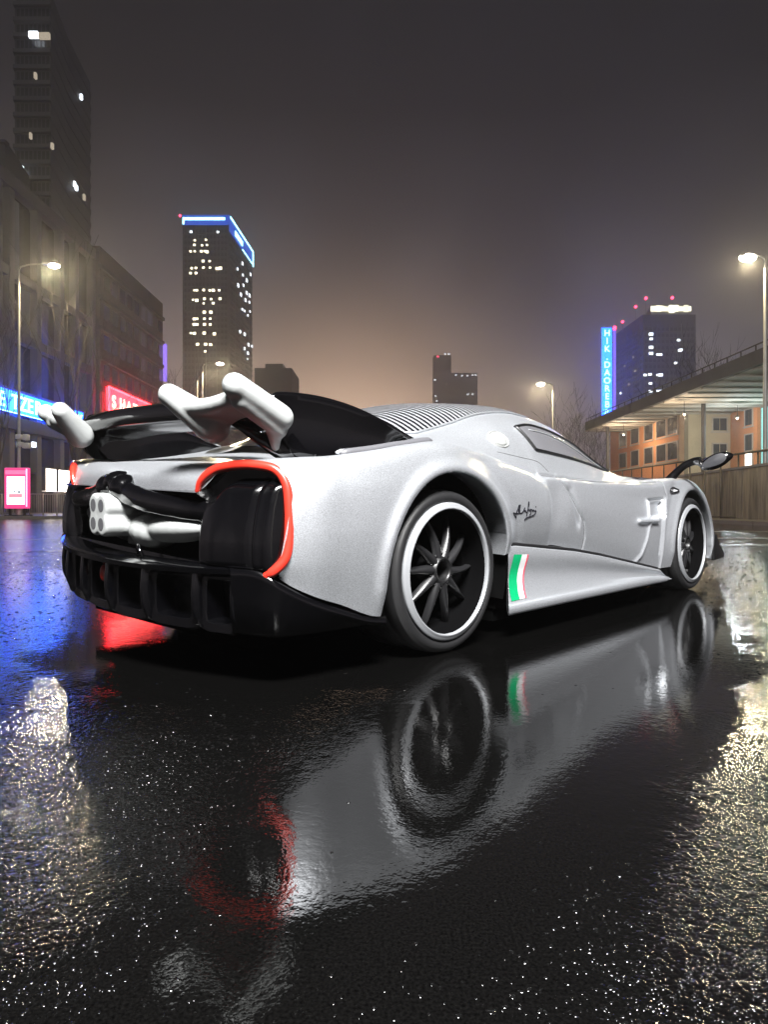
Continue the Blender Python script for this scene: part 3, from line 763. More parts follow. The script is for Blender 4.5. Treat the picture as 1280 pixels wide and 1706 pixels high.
# ---- wheels
def wheel_at(x, s):
    root = bpy.data.objects.new('wheel', None); root.location = (x, s*.95, .344); root.rotation_euler = (0, 0, 0 if s < 0 else math.pi); link(root, car); return root
def make_wheel(x, spin):
    w = wheel_at(x, -1)
    m = MB()
    tp = [(.286,.018),(.294,.006),(.305,.000),(.318,.001),(.328,.006),(.3345,.016),(.3365,.017),(.338,.024),(.3415,.036),(.3435,.052),(.3440,.075),(.342,.080),(.3440,.085),(.3445,.160),(.342,.166),(.3445,.172),(.344,.250),(.342,.255),(.344,.260),(.342,.300),(.334,.325),(.31,.335),(.286,.32)]
    m.lathe(tp, 128); t = m.build('tyre', RUBBER, w, smooth=True); recalc(t)
    m = MB(); m.lathe([(.287,.020),(.2905,.008),(.2895,.001),(.286,-.003),(.278,-.005),(.272,-.008),(.267,-.011),(.264,-.011),(.2615,-.008),(.2605,0),(.260,.02)], 128); r = m.build('rim_lip', RIMWHITE, w, smooth=True); recalc(r)
    m = MB(); m.lathe([(.2602,.006),(.256,.012),(.250,.04),(.240,.10),(.236,.104),(.228,.106),(.226,.112),(.225,.25)], 96); m.lathe([(.0,.20),(.225,.20)], 48)
    b = m.build('rim', RIMB, w, smooth=True, auto=40)
    m = MB(); m.lathe([(.041,.13),(.041,.040),(.044,.034),(.052,.032),(.060,.038),(.066,.060),(.07,.13)], 48); m.lathe([(.041,.13),(.0,.13)], 32)
    hub = m.build('hub', SATIN, w, smooth=True, auto=50)
    m = MB(); m.lathe([(0,.117),(.030,.117),(.035,.122),(.036,.13)], 32); m.build('hub_nut', METAL, w, smooth=True)
    # one spoke, turned ten times
    P = []
    n = 14
    for i in range(n+1):
        t = i/n; r_ = .048+.200*t; ang = .10*(t**1.6)-.02; wd = .015*(1-t)**1.2+.0085
        yo = .034+.040*t**2.2
        c, s_ = math.cos(ang), math.sin(ang)
        sec = [(-wd, .030), (-wd*.75, .008), (-wd*.25, .001), (wd*.25, .0), (wd*.75, .007), (wd, .030)]
        P.append([(r_*c-u*s_, yo+d, r_*s_+u*c) for u, d in sec])
    sm = MB(); sm.grid(P); me0 = None
    for k in range(10):
        if me0 is None:
            o = sm.build('spoke', SPOKE, w, smooth=True); recalc(o); me0 = o.data
        else:
            o = bpy.data.objects.new('spoke', me0); link(o, w)
        o.rotation_euler = (0, spin+k*2*math.pi/10, 0)
    bm0 = None
    for k in range(10):
        a_ = spin+.31+k*2*math.pi/10
        if bm0 is None: m = MB(); m.sphere((0, 0, 0), .0045, 8, 6); o = m.build('wheel_bolt', SATIN, w, smooth=True); bm0 = o.data
        else: o = bpy.data.objects.new('wheel_bolt', bm0); link(o, w)
        o.location = (.072*math.cos(-a_), .046, .075*math.sin(-a_))
    return w
LUG = None
RIMB = mat('deep_black_rim', (.0005, .0005, .0006), .9, spec=.03)
SPOKE = mat('spoke_black', (.006, .006, .0065), .32, bump=.0004, bscale=200)
def copy_tree(o, parent=None):
    c = o.copy(); COL.objects.link(c); c.parent = parent
    for ch in [q for q in bpy.data.objects if q.parent == o]: copy_tree(ch, c)
    return c
w_rear = make_wheel(0.0, rad(4)); w_front = make_wheel(2.9, rad(22))
for w in (w_rear, w_front):
    c = copy_tree(w, car); c.location = (w.location.x, .95, .344); c.rotation_euler = (0, 0, math.pi)
#===ENDCAR===
#===SCENE===
def U(px, d): return (px-640)/1080*d           # metres to the right of the axis of the road at distance d
def Zp(py, d): return .613+(845-py)/1080*d     # height above the road at distance d

CONC = mat('concrete', (.20, .185, .165), .85, noise=.30, nscale=1.2, bump=.004, bscale=14)
DCONC = mat('dark_concrete', (.065, .06, .06), .8, noise=.25, nscale=.8)
FRAMEC = mat('pale_facade_frame', (.13, .12, .125), .7, noise=.12, nscale=1)
DGLASS = mat('dark_facade_glass', (.018, .020, .024), .15, noise=.3, nscale=.6)
TOWER = mat('tower_cladding', (.055, .058, .066), .6, noise=.15, nscale=.4)
SLABM = mat('tower_slab_edge', (.085, .085, .09), .7)
STEEL = mat('galvanised_steel', (.30, .29, .27), .5, metal=.4, noise=.15, nscale=6)
RAIL = mat('rail_steel', (.09, .075, .055), .45, metal=.6, noise=.2, nscale=8)
ORANGE = mat('orange_render', (.62, .27, .12), .85, noise=.10, nscale=.8)
CREAM = mat('cream_render', (.48, .38, .25), .85, noise=.12, nscale=.8)
WINF = mat('window_surround', (.42, .36, .30), .7)
SOFFIT = mat('soffit_panels', (.42, .38, .33), .8, noise=.10, nscale=.7)
BARK = mat('wet_bark', (.045, .038, .032), .75, noise=.35, nscale=14, bump=.004, bscale=40)
LITW = emit('lit_window_warm', (1.0, .88, .62), 4.0, False)
LITC = emit('lit_window_cool', (.85, .92, 1.0), 3.5, False)
DIMW = emit('dim_window', (1.0, .85, .65), .5, False)
REDB = emit('red_beacon', (1.0, .05, .12), 8.0, False)
LAMPM = emit('lamp_lens', (1.0, .93, .78), 9.0, False)
BLUEB = emit('blue_sign_field', (.006, .06, 1.0), 17.0)
CYANB = emit('cyan_letters', (.35, .85, 1.0), 5.0)
BLUED = emit('blue_led_wash', (.02, .12, .9), .9, False)
PURPL = emit('purple_led', (.28, .16, 1.0), 1.4, False)
REDS = emit('red_neon', (1.0, .02, .03), 20.0)
SIGNW = emit('warm_sign_letters', (1.0, .75, .55), 3.0)
SHOP = emit('shop_light', (1.0, .86, .74), 4.0)
PINK = emit('pink_poster_frame', (1.0, .06, .28), 1.1)
POSTER = emit('poster_screen', (.80, .90, 1.0), 2.6)
POSTR = emit('poster_red_print', (1.0, .25, .32), 1.6)
TEAL = emit('teal_lit_glass', (.30, .85, .80), 1.6)

# ------------------------------------------------------------------ road and pavements
def road_material():
    m, nt, b = new_mat('wet_asphalt'); N = nt.nodes.new; L = nt.links.new
    tc = N('ShaderNodeTexCoord'); O = tc.outputs['Object']
    def noise(scale, det=3, rough=.6):
        n = N('ShaderNodeTexNoise'); n.inputs['Scale'].default_value = scale; n.inputs['Detail'].default_value = det; n.inputs['Roughness'].default_value = rough; L(O, n.inputs['Vector']); return n.outputs[0]
    def rng(x, a, b_, c, d, smooth=False):
        r = N('ShaderNodeMapRange'); L(x, r.inputs[0]); r.inputs[1].default_value = a; r.inputs[2].default_value = b_; r.inputs[3].default_value = c; r.inputs[4].default_value = d
        if smooth: r.interpolation_type = 'SMOOTHSTEP'
        return r.outputs[0]
    def mth(op, a, b_):
        k = N('ShaderNodeMath'); k.operation = op
        for i, q in enumerate((a, b_)):
            if isinstance(q, (int, float)): k.inputs[i].default_value = q
            else: L(q, k.inputs[i])
        return k.outputs[0]
    # standing water: a wide shallow film round the car, broken at its edge
    mp = N('ShaderNodeMapping'); mp.vector_type = 'TEXTURE'; mp.inputs['Location'].default_value = (.80, 2.35, 0); mp.inputs['Rotation'].default_value = (0, 0, rad(57)); mp.inputs['Scale'].default_value = (2.3, .52, 1); L(O, mp.inputs[0])
    ln = N('ShaderNodeVectorMath'); ln.operation = 'LENGTH'; L(mp.outputs[0], ln.inputs[0])
    edge = mth('ADD', ln.outputs['Value'], mth('MULTIPLY', mth('SUBTRACT', noise(2.2, 5), .5), .7))
    film = rng(edge, .78, 1.12, 1, 0, True)
    mp2 = N('ShaderNodeMapping'); mp2.vector_type = 'TEXTURE'; mp2.inputs['Location'].default_value = (.50, 4.30, 0); mp2.inputs['Rotation'].default_value = (0, 0, rad(46)); mp2.inputs['Scale'].default_value = (2.9, 1.45, 1); L(O, mp2.inputs[0])
    ln2 = N('ShaderNodeVectorMath'); ln2.operation = 'LENGTH'; L(mp2.outputs[0], ln2.inputs[0])
    film = mth('MAXIMUM', film, rng(mth('ADD', ln2.outputs['Value'], mth('MULTIPLY', mth('SUBTRACT', noise(2.2, 5), .5), .4)), .86, 1.10, 1, 0, True))
    mp3 = N('ShaderNodeMapping'); mp3.vector_type = 'TEXTURE'; mp3.inputs['Location'].default_value = (-2.15, 4.1, 0); mp3.inputs['Rotation'].default_value = (0, 0, rad(116)); mp3.inputs['Scale'].default_value = (2.9, .62, 1); L(O, mp3.inputs[0])
    ln3 = N('ShaderNodeVectorMath'); ln3.operation = 'LENGTH'; L(mp3.outputs[0], ln3.inputs[0])
    film = mth('MAXIMUM', film, rng(mth('ADD', ln3.outputs['Value'], mth('MULTIPLY', mth('SUBTRACT', noise(2.2, 5), .5), .8)), .70, 1.15, .78, 0, True))
    far = rng(noise(.35, 4), .58, .70, 0, .22, True)
    film = mth('MAXIMUM', film, mth('MULTIPLY', far, .3))
    grain = noise(210, 2, .5)
    def stones(scale):
        vor = N('ShaderNodeTexVoronoi'); vor.inputs['Scale'].default_value = scale; vor.feature = 'F1'; L(O, vor.inputs['Vector'])
        d = vor.outputs['Distance']; return mth('SUBTRACT', 1.0, mth('MULTIPLY', d, d))
    st = mth('ADD', mth('MULTIPLY', stones(150), .42), mth('MULTIPLY', stones(75), .50))
    st = mth('ADD', mth('ADD', st, mth('MULTIPLY', grain, .35)), mth('ADD', mth('MULTIPLY', stones(36), .60), mth('MULTIPLY', stones(15), .35)))
    soft = noise(38, 2, .5)
    h = mth('ADD', mth('MULTIPLY', st, rng(film, 0, 1, 1.0, .10)), mth('MULTIPLY', soft, .16))
    bp = N('ShaderNodeBump'); bp.inputs['Strength'].default_value = 1.0; bp.inputs['Distance'].default_value = .0016; L(h, bp.inputs['Height']); L(bp.outputs[0], b.inputs['Normal'])
    L(rng(film, 0, 1, .07, .04), b.inputs['Roughness'])
    v = N('ShaderNodeVectorMath'); v.operation = 'SCALE'; v.inputs[0].default_value = (.0008, .00078, .00075); L(rng(grain, .3, .75, .5, 2.4), v.inputs['Scale']); L(v.outputs[0], b.inputs['Base Color'])
    b.inputs['IOR'].default_value = 1.52; b.inputs['Specular IOR Level'].default_value = .5
    return m
ROADM = road_material()
m = MB(); m.add([(-400, -120, 0), (400, -120, 0), (400, 1000, 0), (-400, 1000, 0)], [(0, 1, 2, 3)]); m.build('road', ROADM, kind='structure')
PAVE = mat('wet_paving', (.12, .105, .09), .35, noise=.3, nscale=1.5, bump=.003, bscale=20, rough_var=.15)
KERB = mat('kerb_stone', (.17, .15, .12), .5, noise=.3, nscale=3)
m = MB(); m.box(-120, -9.6, 34.25, 300, -.05, .14); m.build('pavement_left', PAVE, kind='structure')
kb = tag(empty('kerb_left', (0, 0, 0)), kind='structure')
for k in range(0, 26):
    m = MB(); m.box(-35+k-.492, -35+k+.492, 34.0, 34.25, -.05, .15); o = m.build('kerb_stone', KERB, kb); 
m = MB(); m.box(12.6, 140, 21.0, 300, -.05, .13); m.build('pavement_right', PAVE, kind='structure')
kb = tag(empty('kerb_right', (0, 0, 0)), kind='structure')
for k in range(0, 14):
    m = MB(); m.box(12.6+k*1.0+.008, 12.6+k*1.0+.992, 20.75, 21.0, -.05, .15); m.build('kerb_stone', KERB, kb)
def paint():
    m, nt, b = new_mat('worn_road_paint'); N = nt.nodes.new; L = nt.links.new
    tc = N('ShaderNodeTexCoord'); n = N('ShaderNodeTexNoise'); n.inputs['Scale'].default_value = 9; n.inputs['Detail'].default_value = 8; n.inputs['Roughness'].default_value = .8; L(tc.outputs['Object'], n.inputs['Vector'])
    r = N('ShaderNodeValToRGB'); L(n.outputs[0], r.inputs[0]); r.color_ramp.elements[0].position = .46; r.color_ramp.elements[0].color = (.02, .02, .02, 1); r.color_ramp.elements[1].position = .60; r.color_ramp.elements[1].color = (.42, .43, .38, 1)
    L(r.outputs[0], b.inputs['Base Color']); b.inputs['Roughness'].default_value = .28
    bp = N('ShaderNodeBump'); bp.inputs['Distance'].default_value = .0016; n2 = N('ShaderNodeTexNoise'); n2.inputs['Scale'].default_value = 90; L(tc.outputs['Object'], n2.inputs['Vector']); L(n2.outputs[0], bp.inputs['Height']); L(bp.outputs[0], b.inputs['Normal'])
    return m
PAINT = paint()
for i, (x0, y0, x1, y1, w) in enumerate(((-14, 11.6, -3.4, 12.5, .16), (5.2, 10.4, 12.5, 9.7, .35), (6.0, 12.6, 15, 12.0, .35), (7, 16.2, 17, 15.6, .35), (-22, 21, -6, 23.5, .2))):
    m = MB(); m.add([(x0, y0, .004), (x1, y1, .004), (x1, y1+w, .004), (x0, y0+w, .004)], [(0, 1, 2, 3)]); m.build('road_marking', PAINT, kind='structure')
m = MB(); J = mat('joint_tar', (.008, .008, .008), .12)
m.add([(-9, 8.45, .004), (-1.8, 9.3, .004), (-1.8, 9.38, .004), (-9, 8.52, .004)], [(0, 1, 2, 3)]); m.build('road_joint', J, kind='structure')

# exposed wet chippings standing proud of the asphalt, too many to count
def chippings():
    rs = np.random.RandomState(11); pts = []
    def field(n, y0, y1, r0, r1):
        y = (rs.rand(n)*(y1**2-y0**2)+y0**2)**.5; x = (rs.rand(n)*2-1)*(.60*y+.12)
        a = rad(57); dx, dy = x-.80, y-2.35; u = (dx*math.cos(a)+dy*math.sin(a))/2.3; v = (-dx*math.sin(a)+dy*math.cos(a))/.52
        wob = .22*np.sin(5*x+1.3*y)*np.sin(3.1*y-2*x); d = np.hypot(u, v)+wob
        a2 = rad(46); ex, ey = x-.50, y-4.30; d = np.minimum(d, .25+.75*np.hypot((ex*math.cos(a2)+ey*math.sin(a2))/2.9, (-ex*math.sin(a2)+ey*math.cos(a2))/1.45)**2)
        keep = rs.rand(n) < np.clip((d-.74)/.45, .02, 1)**1.3*np.clip(.16+1.5*(np.abs(x)/(.6*y+.1)-.30), .12, 1)
        rr = r0+(r1-r0)*rs.rand(n)**2.2
        return np.stack([x, y, rr], 1)[keep]
    P = np.vstack([field(34000, .62, 1.75, .0016, .0042), field(9000, 1.75, 3.6, .003, .0075), field(5000, 3.6, 9.0, .005, .011)])
    m_ = len(P); k = 7; ang = np.arange(k)*2*math.pi/k
    rings = [(1.0, -.06), (.86, .11), (.48, .23)]
    V = []; 
    el = 1+.5*rs.rand(m_); rot = rs.rand(m_)*6.283; tilt = (rs.rand(m_, 2)-.5)*.5
    for q, hgt in rings:
        lx = np.cos(ang)[None]*q*el[:, None]; ly = np.sin(ang)[None]*q/el[:, None]*(1+.15*(rs.rand(m_, k)-.5))
        X = (lx*np.cos(rot)[:, None]-ly*np.sin(rot)[:, None]); Y = (lx*np.sin(rot)[:, None]+ly*np.cos(rot)[:, None])
        Z = hgt+(X*tilt[:, :1]+Y*tilt[:, 1:])*.6
        V.append(np.stack([P[:, 0:1]+X*P[:, 2:3], P[:, 1:2]+Y*P[:, 2:3], Z*P[:, 2:3]], -1))
    topv = np.stack([P[:, 0], P[:, 1], P[:, 2]*.27], -1)[:, None]
    V = np.concatenate(V+[topv], 1); nv = V.shape[1]
    F = []
    for a_ in (0, 1):
        for i in range(k):
            j = (i+1) % k; F.append((a_*k+i, a_*k+j, (a_+1)*k+j)); F.append((a_*k+i, (a_+1)*k+j, (a_+1)*k+i))
    for i in range(k): F.append((2*k+i, 2*k+(i+1) % k, 3*k))
    F = np.array(F); F = (F[None]+(np.arange(m_)*nv)[:, None, None]).reshape(-1, 3); V = V.reshape(-1, 3)
    me = bpy.data.meshes.new('stone_chippings'); me.vertices.add(len(V)); me.vertices.foreach_set('co', V.ravel())
    me.loops.add(len(F)*3); me.loops.foreach_set('vertex_index', F.ravel().astype(np.int32)); me.polygons.add(len(F))
    me.polygons.foreach_set('loop_start', np.arange(0, len(F)*3, 3, dtype=np.int32)); me.polygons.foreach_set('use_smooth', np.ones(len(F), bool)); me.update(calc_edges=True); me.validate()
    me.materials.append(mat('wet_stone', (.002, .002, .002), .13, noise=.5, nscale=30, spec=.5))
    link(bpy.data.objects.new('stone_chippings', me), kind='stuff')
chippings()

# ------------------------------------------------------------------ street lamps
def street_lamp(x, y, h, hx, label, power, head_y=0, color=(1.0, .84, .52), group='lit street lamps along the road', light=True):
    r = empty('street_lamp', (x, y, 0), label=label, cat='street lamp', group=group)
    m = MB(); m.tube([(0, 0, 0), (0, 0, .9)], .14, 14); m.tube([(0, 0, .9), (0, 0, h-.25)], [.10, .055], 14); m.tube([(0, 0, .86), (0, 0, .94)], .15, 14); m.build('pole', STEEL, r, auto=40)
    d = hx-x; m = MB(); m.tube([(0, 0, h-.3), (.05*d, head_y*.05, h-.12), (.3*d, head_y*.3, h+.0), (.75*d, head_y*.75, h+.06)], [.05, .045, .04, .035], 10); m.build('arm', STEEL, r, smooth=True)
    s = 1 if d > 0 else -1
    ang = math.atan2(head_y, d); c, sn = math.cos(ang), math.sin(ang); ca = math.hypot(d, head_y)
    def W(q): return (q[0]*c-q[1]*sn, q[0]*sn+q[1]*c, q[2])
    m = MB(); m.hexa([W(q) for q in ((ca*.72, -.11, h+.0), (ca+.42, -.16, h-.02), (ca+.42, .16, h-.02), (ca*.72, .11, h+.0), (ca*.74, -.07, h+.10), (ca+.36, -.10, h+.11), (ca+.36, .10, h+.11), (ca*.74, .07, h+.10))])
    hd = m.build('lamp_head', STEEL, r); bevel(hd, .02, 2)
    m = MB(); m.sphere(W((ca+.12, 0, h-.06)), (.34, .20, .16), 16, 10); m.build('lamp_lens', LAMPM, r, smooth=True)
    if light:
        l = bpy.data.lights.new('lamp_light', 'SPOT'); l.energy = power; l.color = color; l.shadow_soft_size = .20; l.spot_size = rad(160); l.spot_blend = .25
        lo = bpy.data.objects.new('lamp_light', l); lo.location = W((ca+.10, 0, h-.30)); lo.rotation_euler = Vector((-.10*(1 if x > 0 else -1), -.22, -1)).to_track_quat('-Z', 'Y').to_euler(); link(lo, r)
    return r
LP = 4800
street_lamp(U(31, 36), 36, Zp(444, 36)+.1, U(86, 36), 'tall street lamp at the left edge, glaring over the bare tree and blue sign', LP*.9)
street_lamp(U(337, 57), 57, Zp(607, 57)+.1, U(364, 57), 'smaller distant street lamp under the blue-topped tower, just above the wing', LP*1.0)
street_lamp(U(1276, 25), 25, Zp(429, 25)+.05, U(1252, 25), 'tall street lamp at the right edge in front of the concrete canopy', LP*.42)
street_lamp(U(922, 51), 51, Zp(641, 51)+.1, U(904, 51), 'distant street lamp above the car roof, left of the vertical blue sign', LP*1.0)
r = street_lamp(U(326, 57)-.1, 57.8, 13.0, U(318, 57), 'slim unlit second pole standing beside the distant left street lamp', 0, group=None, light=False)
for ch in list(bpy.data.objects):
    if ch.parent == r and ch.name.startswith(('lamp_lens', 'lamp_head', 'arm')): bpy.data.objects.remove(ch)
r['category'] = 'pole'; r.name = 'slim_pole'
# soft key light added for the car, hung on an unseen post behind the camera
KEY = 8000
kl = street_lamp(3.2, -3.0, 7.5, .8, 'unseen lamp post added behind the viewer to carry the key light for the car', 10, head_y=.4, light=False, group=None)
ka = bpy.data.lights.new('added_key_light', 'AREA'); ka.shape = 'RECTANGLE'; ka.size = 3.2; ka.size_y = 1.6; ka.energy = KEY; ka.color = (1.0, .99, .98)
ko = bpy.data.objects.new('lamp_light', ka); ko.location = (-2.6, .4, 7.25); ko.rotation_euler = (Vector((.9, 4.0, .5))-Vector((.6, -2.6, 7.25))).to_track_quat('-Z', 'Y').to_euler(); link(ko, kl)

# ------------------------------------------------------------------ buildings
def face_frame(p0, p1):
    """origin, unit along, outward normal (to the right-hand side of p0->p1 seen from above)"""
    a = Vector((p1[0]-p0[0], p1[1]-p0[1], 0)); L_ = a.length; a.normalize(); n = Vector((a.y, -a.x, 0)); return Vector((p0[0], p0[1], 0)), a, n, L_
def fbox(mb, fr, u0, u1, z0, z1, d0, d1, mi=0):
    o, a, n, L_ = fr
    def P(u, d, z): q = o+a*u+n*d; return (q.x, q.y, z)
    mb.hexa([P(u0, d1, z0), P(u1, d1, z0), P(u1, d0, z0), P(u0, d0, z0), P(u0, d1, z1), P(u1, d1, z1), P(u1, d0, z1), P(u0, d0, z1)], mi)
def prism_building(name, pts, z0, z1, m, parent):
    mb = MB(); mb.prism(pts, z0, z1, 'xy'); o = mb.build(name, m, parent); recalc(o); return o

# far left tower with projecting floor slabs
def tower_left():
    r = empty('tower_block', (0, 0, 0), label='very tall dark tower with stacked floor slabs rising past the top left edge', cat='skyscraper')
    D = 125
    A, B, C, E_ = (U(24, D), D), (U(84, D), D), (U(112, D+12), D+12), (U(150, D+27), D+27)
    F_ = (U(24, D)-10, D+40)
    pts = [A, B, C, E_, (E_[0]-8, E_[1]+14), F_]
    H = Zp(-14, D)
    prism_building('wall', pts, 0, H, TOWER, r)
    cx = sum(p[0] for p in pts)/6; cy = sum(p[1] for p in pts)/6
    big = [(cx+(p[0]-cx)*1.035, cy+(p[1]-cy)*1.035) for p in pts]
    mb = MB(); mb.prism(big, 0, .75, 'xy'); me = None
    z = 2.5; k = 0
    while z < H-1:
        if me is None: o = mb.build('floor_slab', SLABM, r); recalc(o); me = o.data
        else: o = bpy.data.objects.new('floor_slab', me); link(o, r)
        o.location.z = z; z += 3.05; k += 1
    for (px, py, w, face) in ((57, 60, 3.4, 0), (75, 62, 4.0, 3), (60, 128, .8, 3), (36, 283, 1.6, 0), (136, 163, .9, 1), (125, 308, .7, 1), (128, 314, .9, 1), (141, 330, .7, 3), (52, 228, .7, 3), (88, 245, .9, 3)):
        d = D-.9 if face != 1 else D+(px-84)/66*27-1.6
        m = MB(); m.box(U(px, d)-w/4, U(px, d)+w/4, d-.6, d, Zp(py, d)-.55, Zp(py, d)+.55); m.build('lit_window', (LITC if face != 3 else DIMW), r)
    m = MB(); frA = face_frame(A, B)
    for k in range(int(H/3.05)):
        for j in range(8): fbox(m, frA, .4+j*(frA[3]-.4)/8, .4+j*(frA[3]-.4)/8+.55, 3.5+k*3.05, 5.2+k*3.05, .02, .08)
    m.build('dark_windows', DGLASS, r, kind='stuff')
tower_left()
r = empty('neighbour_block', (0, 0, 0), label='dark flat roofed block peeping over the corner building at the left edge', cat='building')
prism_building('wall', [(U(-60, 112), 112), (U(8, 112), 112), (U(8, 112)-6, 140), (U(-60, 112), 140)], 0, Zp(232, 112), TOWER, r)
m = MB(); m.box(U(-58, 112), U(12, 112), 111.4, 112.6, Zp(240, 112), Zp(236, 112)); m.build('parapet', SLABM, r)

# corner building with gridded frame on the left side of the road
def left_street():
    X0 = -27.0
    r = empty('gridded_office', (0, 0, 0), label='large office building with pale gridded frame along the left side of the road', cat='building')
    Y0, Y1, H = 36.5, 60.0, 24.6
    m = MB(); m.box(X0-22, X0-.5, Y0, Y1, 0, H-.5); m.build('wall', DGLASS, r)
    fr = (Vector((X0, Y0, 0)), Vector((0, 1, 0)), Vector((1, 0, 0)), Y1-Y0)
    bays = [0, 4.4, 8.8, 10.3, 14.0, 17.6, 20.2, 23.5]
    zs = [8.9, 13.2, 17.6, 21.8]
    pane = None
    for u in bays:
        m = MB(); fbox(m, fr, u-.32, u+.32, 0, H-.9, -.55, .12); m.build('column', FRAMEC, r)
    m = MB(); fbox(m, fr, -.4, Y1-Y0+.2, H-1.0, H, -.6, .22); m.build('roof_beam', FRAMEC, r)
    for z in zs[:3]:
        m = MB(); fbox(m, fr, 0, Y1-Y0, z-.35, z+.35, -.5, .08); m.build('floor_beam', FRAMEC, r)
    m = MB(); fbox(m, fr, 0, Y1-Y0, 6.2, 7.1, -.5, .5); m.build('canopy_band', DCONC, r)
    allz = [1.0, 3.7, 8.9, 13.2, 17.6, 21.8+1.6]
    for a, b in zip(bays[:-1], bays[1:]):
        for z0, z1 in ((3.6, 6.1), (9.3, 12.8), (13.6, 17.2), (18.0, 23.4)):
            n = max(1, round((b-a-.7)/1.3)); w = (b-a-.7)/n
            for k in range(n):
                m = MB(); fbox(m, fr, a+.36+k*w+.04, a+.36+(k+1)*w-.04, z0, z1, -.46, -.40); m.build('pane', DGLASS if random.random() > .12 else DIMP, r)
                m = MB()
        
    # street level shop windows
    for u0, u1, mm in ((1, 4, DIMP), (5.2, 8.2, DIMP), (11, 13.4, DGLASS), (14.8, 16.6, SHOP), (16.8, 18.9, SHOP)):
        z0, z1 = (1.9, 3.7) if mm is SHOP else (.5, 3.2)
        m = MB(); fbox(m, fr, u0, u1, z0, z1, -.3, -.25 if mm is not SHOP else .14); m.build('shop_window', mm, r)
        f = MB()
        for q in (u0, u1): fbox(f, fr, q-.05, q+.05, z0, z1, -.26, .18)
        fbox(f, fr, u0, u1, z1, z1+.1, -.26, .18)
        f.build('shop_frame', DCONC, r)
    m = MB(); fbox(m, fr, 12.9, 13.3, 5.2, 5.6, .1, .25); m.build('wall_lamp', LITC, r)
    r = empty('brick_block', (0, 0, 0), label='dark block with horizontal floor bands and violet light strip beyond the gridded office', cat='building')
    Y0, Y1, H = 61.5, 79.0, 25.4
    m = MB(); m.box(X0-20, X0, Y0, Y1, 0, H); m.build('wall', BRICKD, r)
    fr = (Vector((X0, Y0, 0)), Vector((0, 1, 0)), Vector((1, 0, 0)), Y1-Y0)
    for k in range(8):
        z = 3.2+k*2.9; m = MB(); fbox(m, fr, -.1, Y1-Y0+.1, z-.18, z+.18, -.1, .22); m.build('floor_band', DCONC, r)
        for j in range(9):
            w = MB(); fbox(w, fr, .9+j*1.9, 2.1+j*1.9, z-1.9, z-.5, -.05, .05); w.build('window', DGLASS if random.random() > .07 else DIMP, r)
    m = MB(); fbox(m, fr, Y1-Y0-.1, Y1-Y0+.35, 16, 20.5, .1, .4); m.build('light_strip', PURPL, r)
DIMP = emit('dim_pane', (.75, .70, .78), .035, False)
BRICKD = mat('dark_brick', (.10, .085, .080), .85, noise=.2, nscale=.8)
left_street()

def text_mesh(txt, size, depth, name, m, parent, M4, sx=1.0, align='LEFT'):
    c = bpy.data.curves.new('t', 'FONT'); c.body = txt; c.size = size; c.extrude = depth; c.align_x = align; c.offset = size*.012
    t = bpy.data.objects.new('t', c); COL.objects.link(t)
    dg = bpy.context.evaluated_depsgraph_get(); dg.update(); me = bpy.data.meshes.new_from_object(t.evaluated_get(dg)); bpy.data.objects.remove(t)
    me.transform(Matrix.Diagonal((sx, 1, 1, 1))); me.transform(M4); me.materials.clear(); me.materials.append(m); me.name = name
    return link(bpy.data.objects.new(name, me), parent)
# matrix for text on a facade: origin, direction of writing
def face_M(o, along, up=Vector((0, 0, 1))):
    a = Vector(along).normalized(); n = a.cross(up); return Matrix(((a.x, up.x, n.x, o[0]), (a.y, up.y, n.y, o[1]), (a.z, up.z, n.z, o[2]), (0, 0, 0, 1)))
def signs():
    X = -26.3
    r = empty('blue_shop_sign', (X, 0, 0), label='long glowing blue shop sign with pale cyan letters on the gridded office', cat='sign')
    m = MB(); m.box(-.28, 0, 40.5, 56.6, 7.35, 8.85); m.build('sign_panel', BLUEB, r)
    y = 41.0
    for word in ('KIZE', 'TZEB', 'BLACKY'):
        ln = 0
        for ch in word:
            text_mesh(ch, 1.45, .03, 'letter', CYANB, r, face_M((.06, y, 7.60), (0, 1, 0)), 1.05); y += 1.02
        y += .55
    m = MB(); m.box(-.05, .03, 40.5, 56.6, 7.30, 7.35); m.build('sign_edge', CYANB, r)
    r = empty('red_neon_sign', (X, 0, 0), label='red neon framed sign with warm dotted letters rising behind the rear wing', cat='sign')
    ya, yb, z0, z1 = 61.8, 76.5, 9.9, 12.1
    m = MB(); m.box(-.25, -.02, ya, yb, z0, z1); m.build('sign_panel', emit('red_sign_field', (1.0, .02, .03), 9.0), r)
    m = MB(); m.tube([(.05, ya, z0), (.05, ya, z1), (.05, yb, z1), (.05, yb, z0)], .11, 8, closed=True, up=(1, 0, 0)); m.build('neon_frame', REDS, r)
    y = ya+.7
    for ch in 'SHATBUZ':
        text_mesh(ch, 1.75, .03, 'letter', SIGNW, r, face_M((.06, y, z0+.35), (0, 1, 0)), 1.1); y += 1.75
    # vertical blue sign at the far right tower
    d = 308
    r = empty('vertical_blue_sign', (U(1011, d), d-1, 0), label='tall vertical blue sign with stacked pale letters beside the far right tower', cat='sign')
    z0, z1 = Zp(694, d), Zp(547, d)
    m = MB(); m.box(-2.3, 2.3, 0, .8, z0, z1); m.build('sign_panel', BLUEB, r)
    m = MB(); m.box(3.2, 4.2, 0, .8, z0+2, z1-1); m.build('violet_strip', PURPL, r)
    m = MB(); m.box(3.1, 4.3, -.2, .9, z1-1, z1+.8); m.build('red_cap_light', REDB, r)
    for i, ch in enumerate('HIK.DAOREB&'):
        z = z1-3.9-i*3.75; text_mesh(ch, 4.1, .1, 'letter', CYANB, r, face_M((0, -.15, z), (1, 0, 0)), 1.0, 'CENTER')
signs()

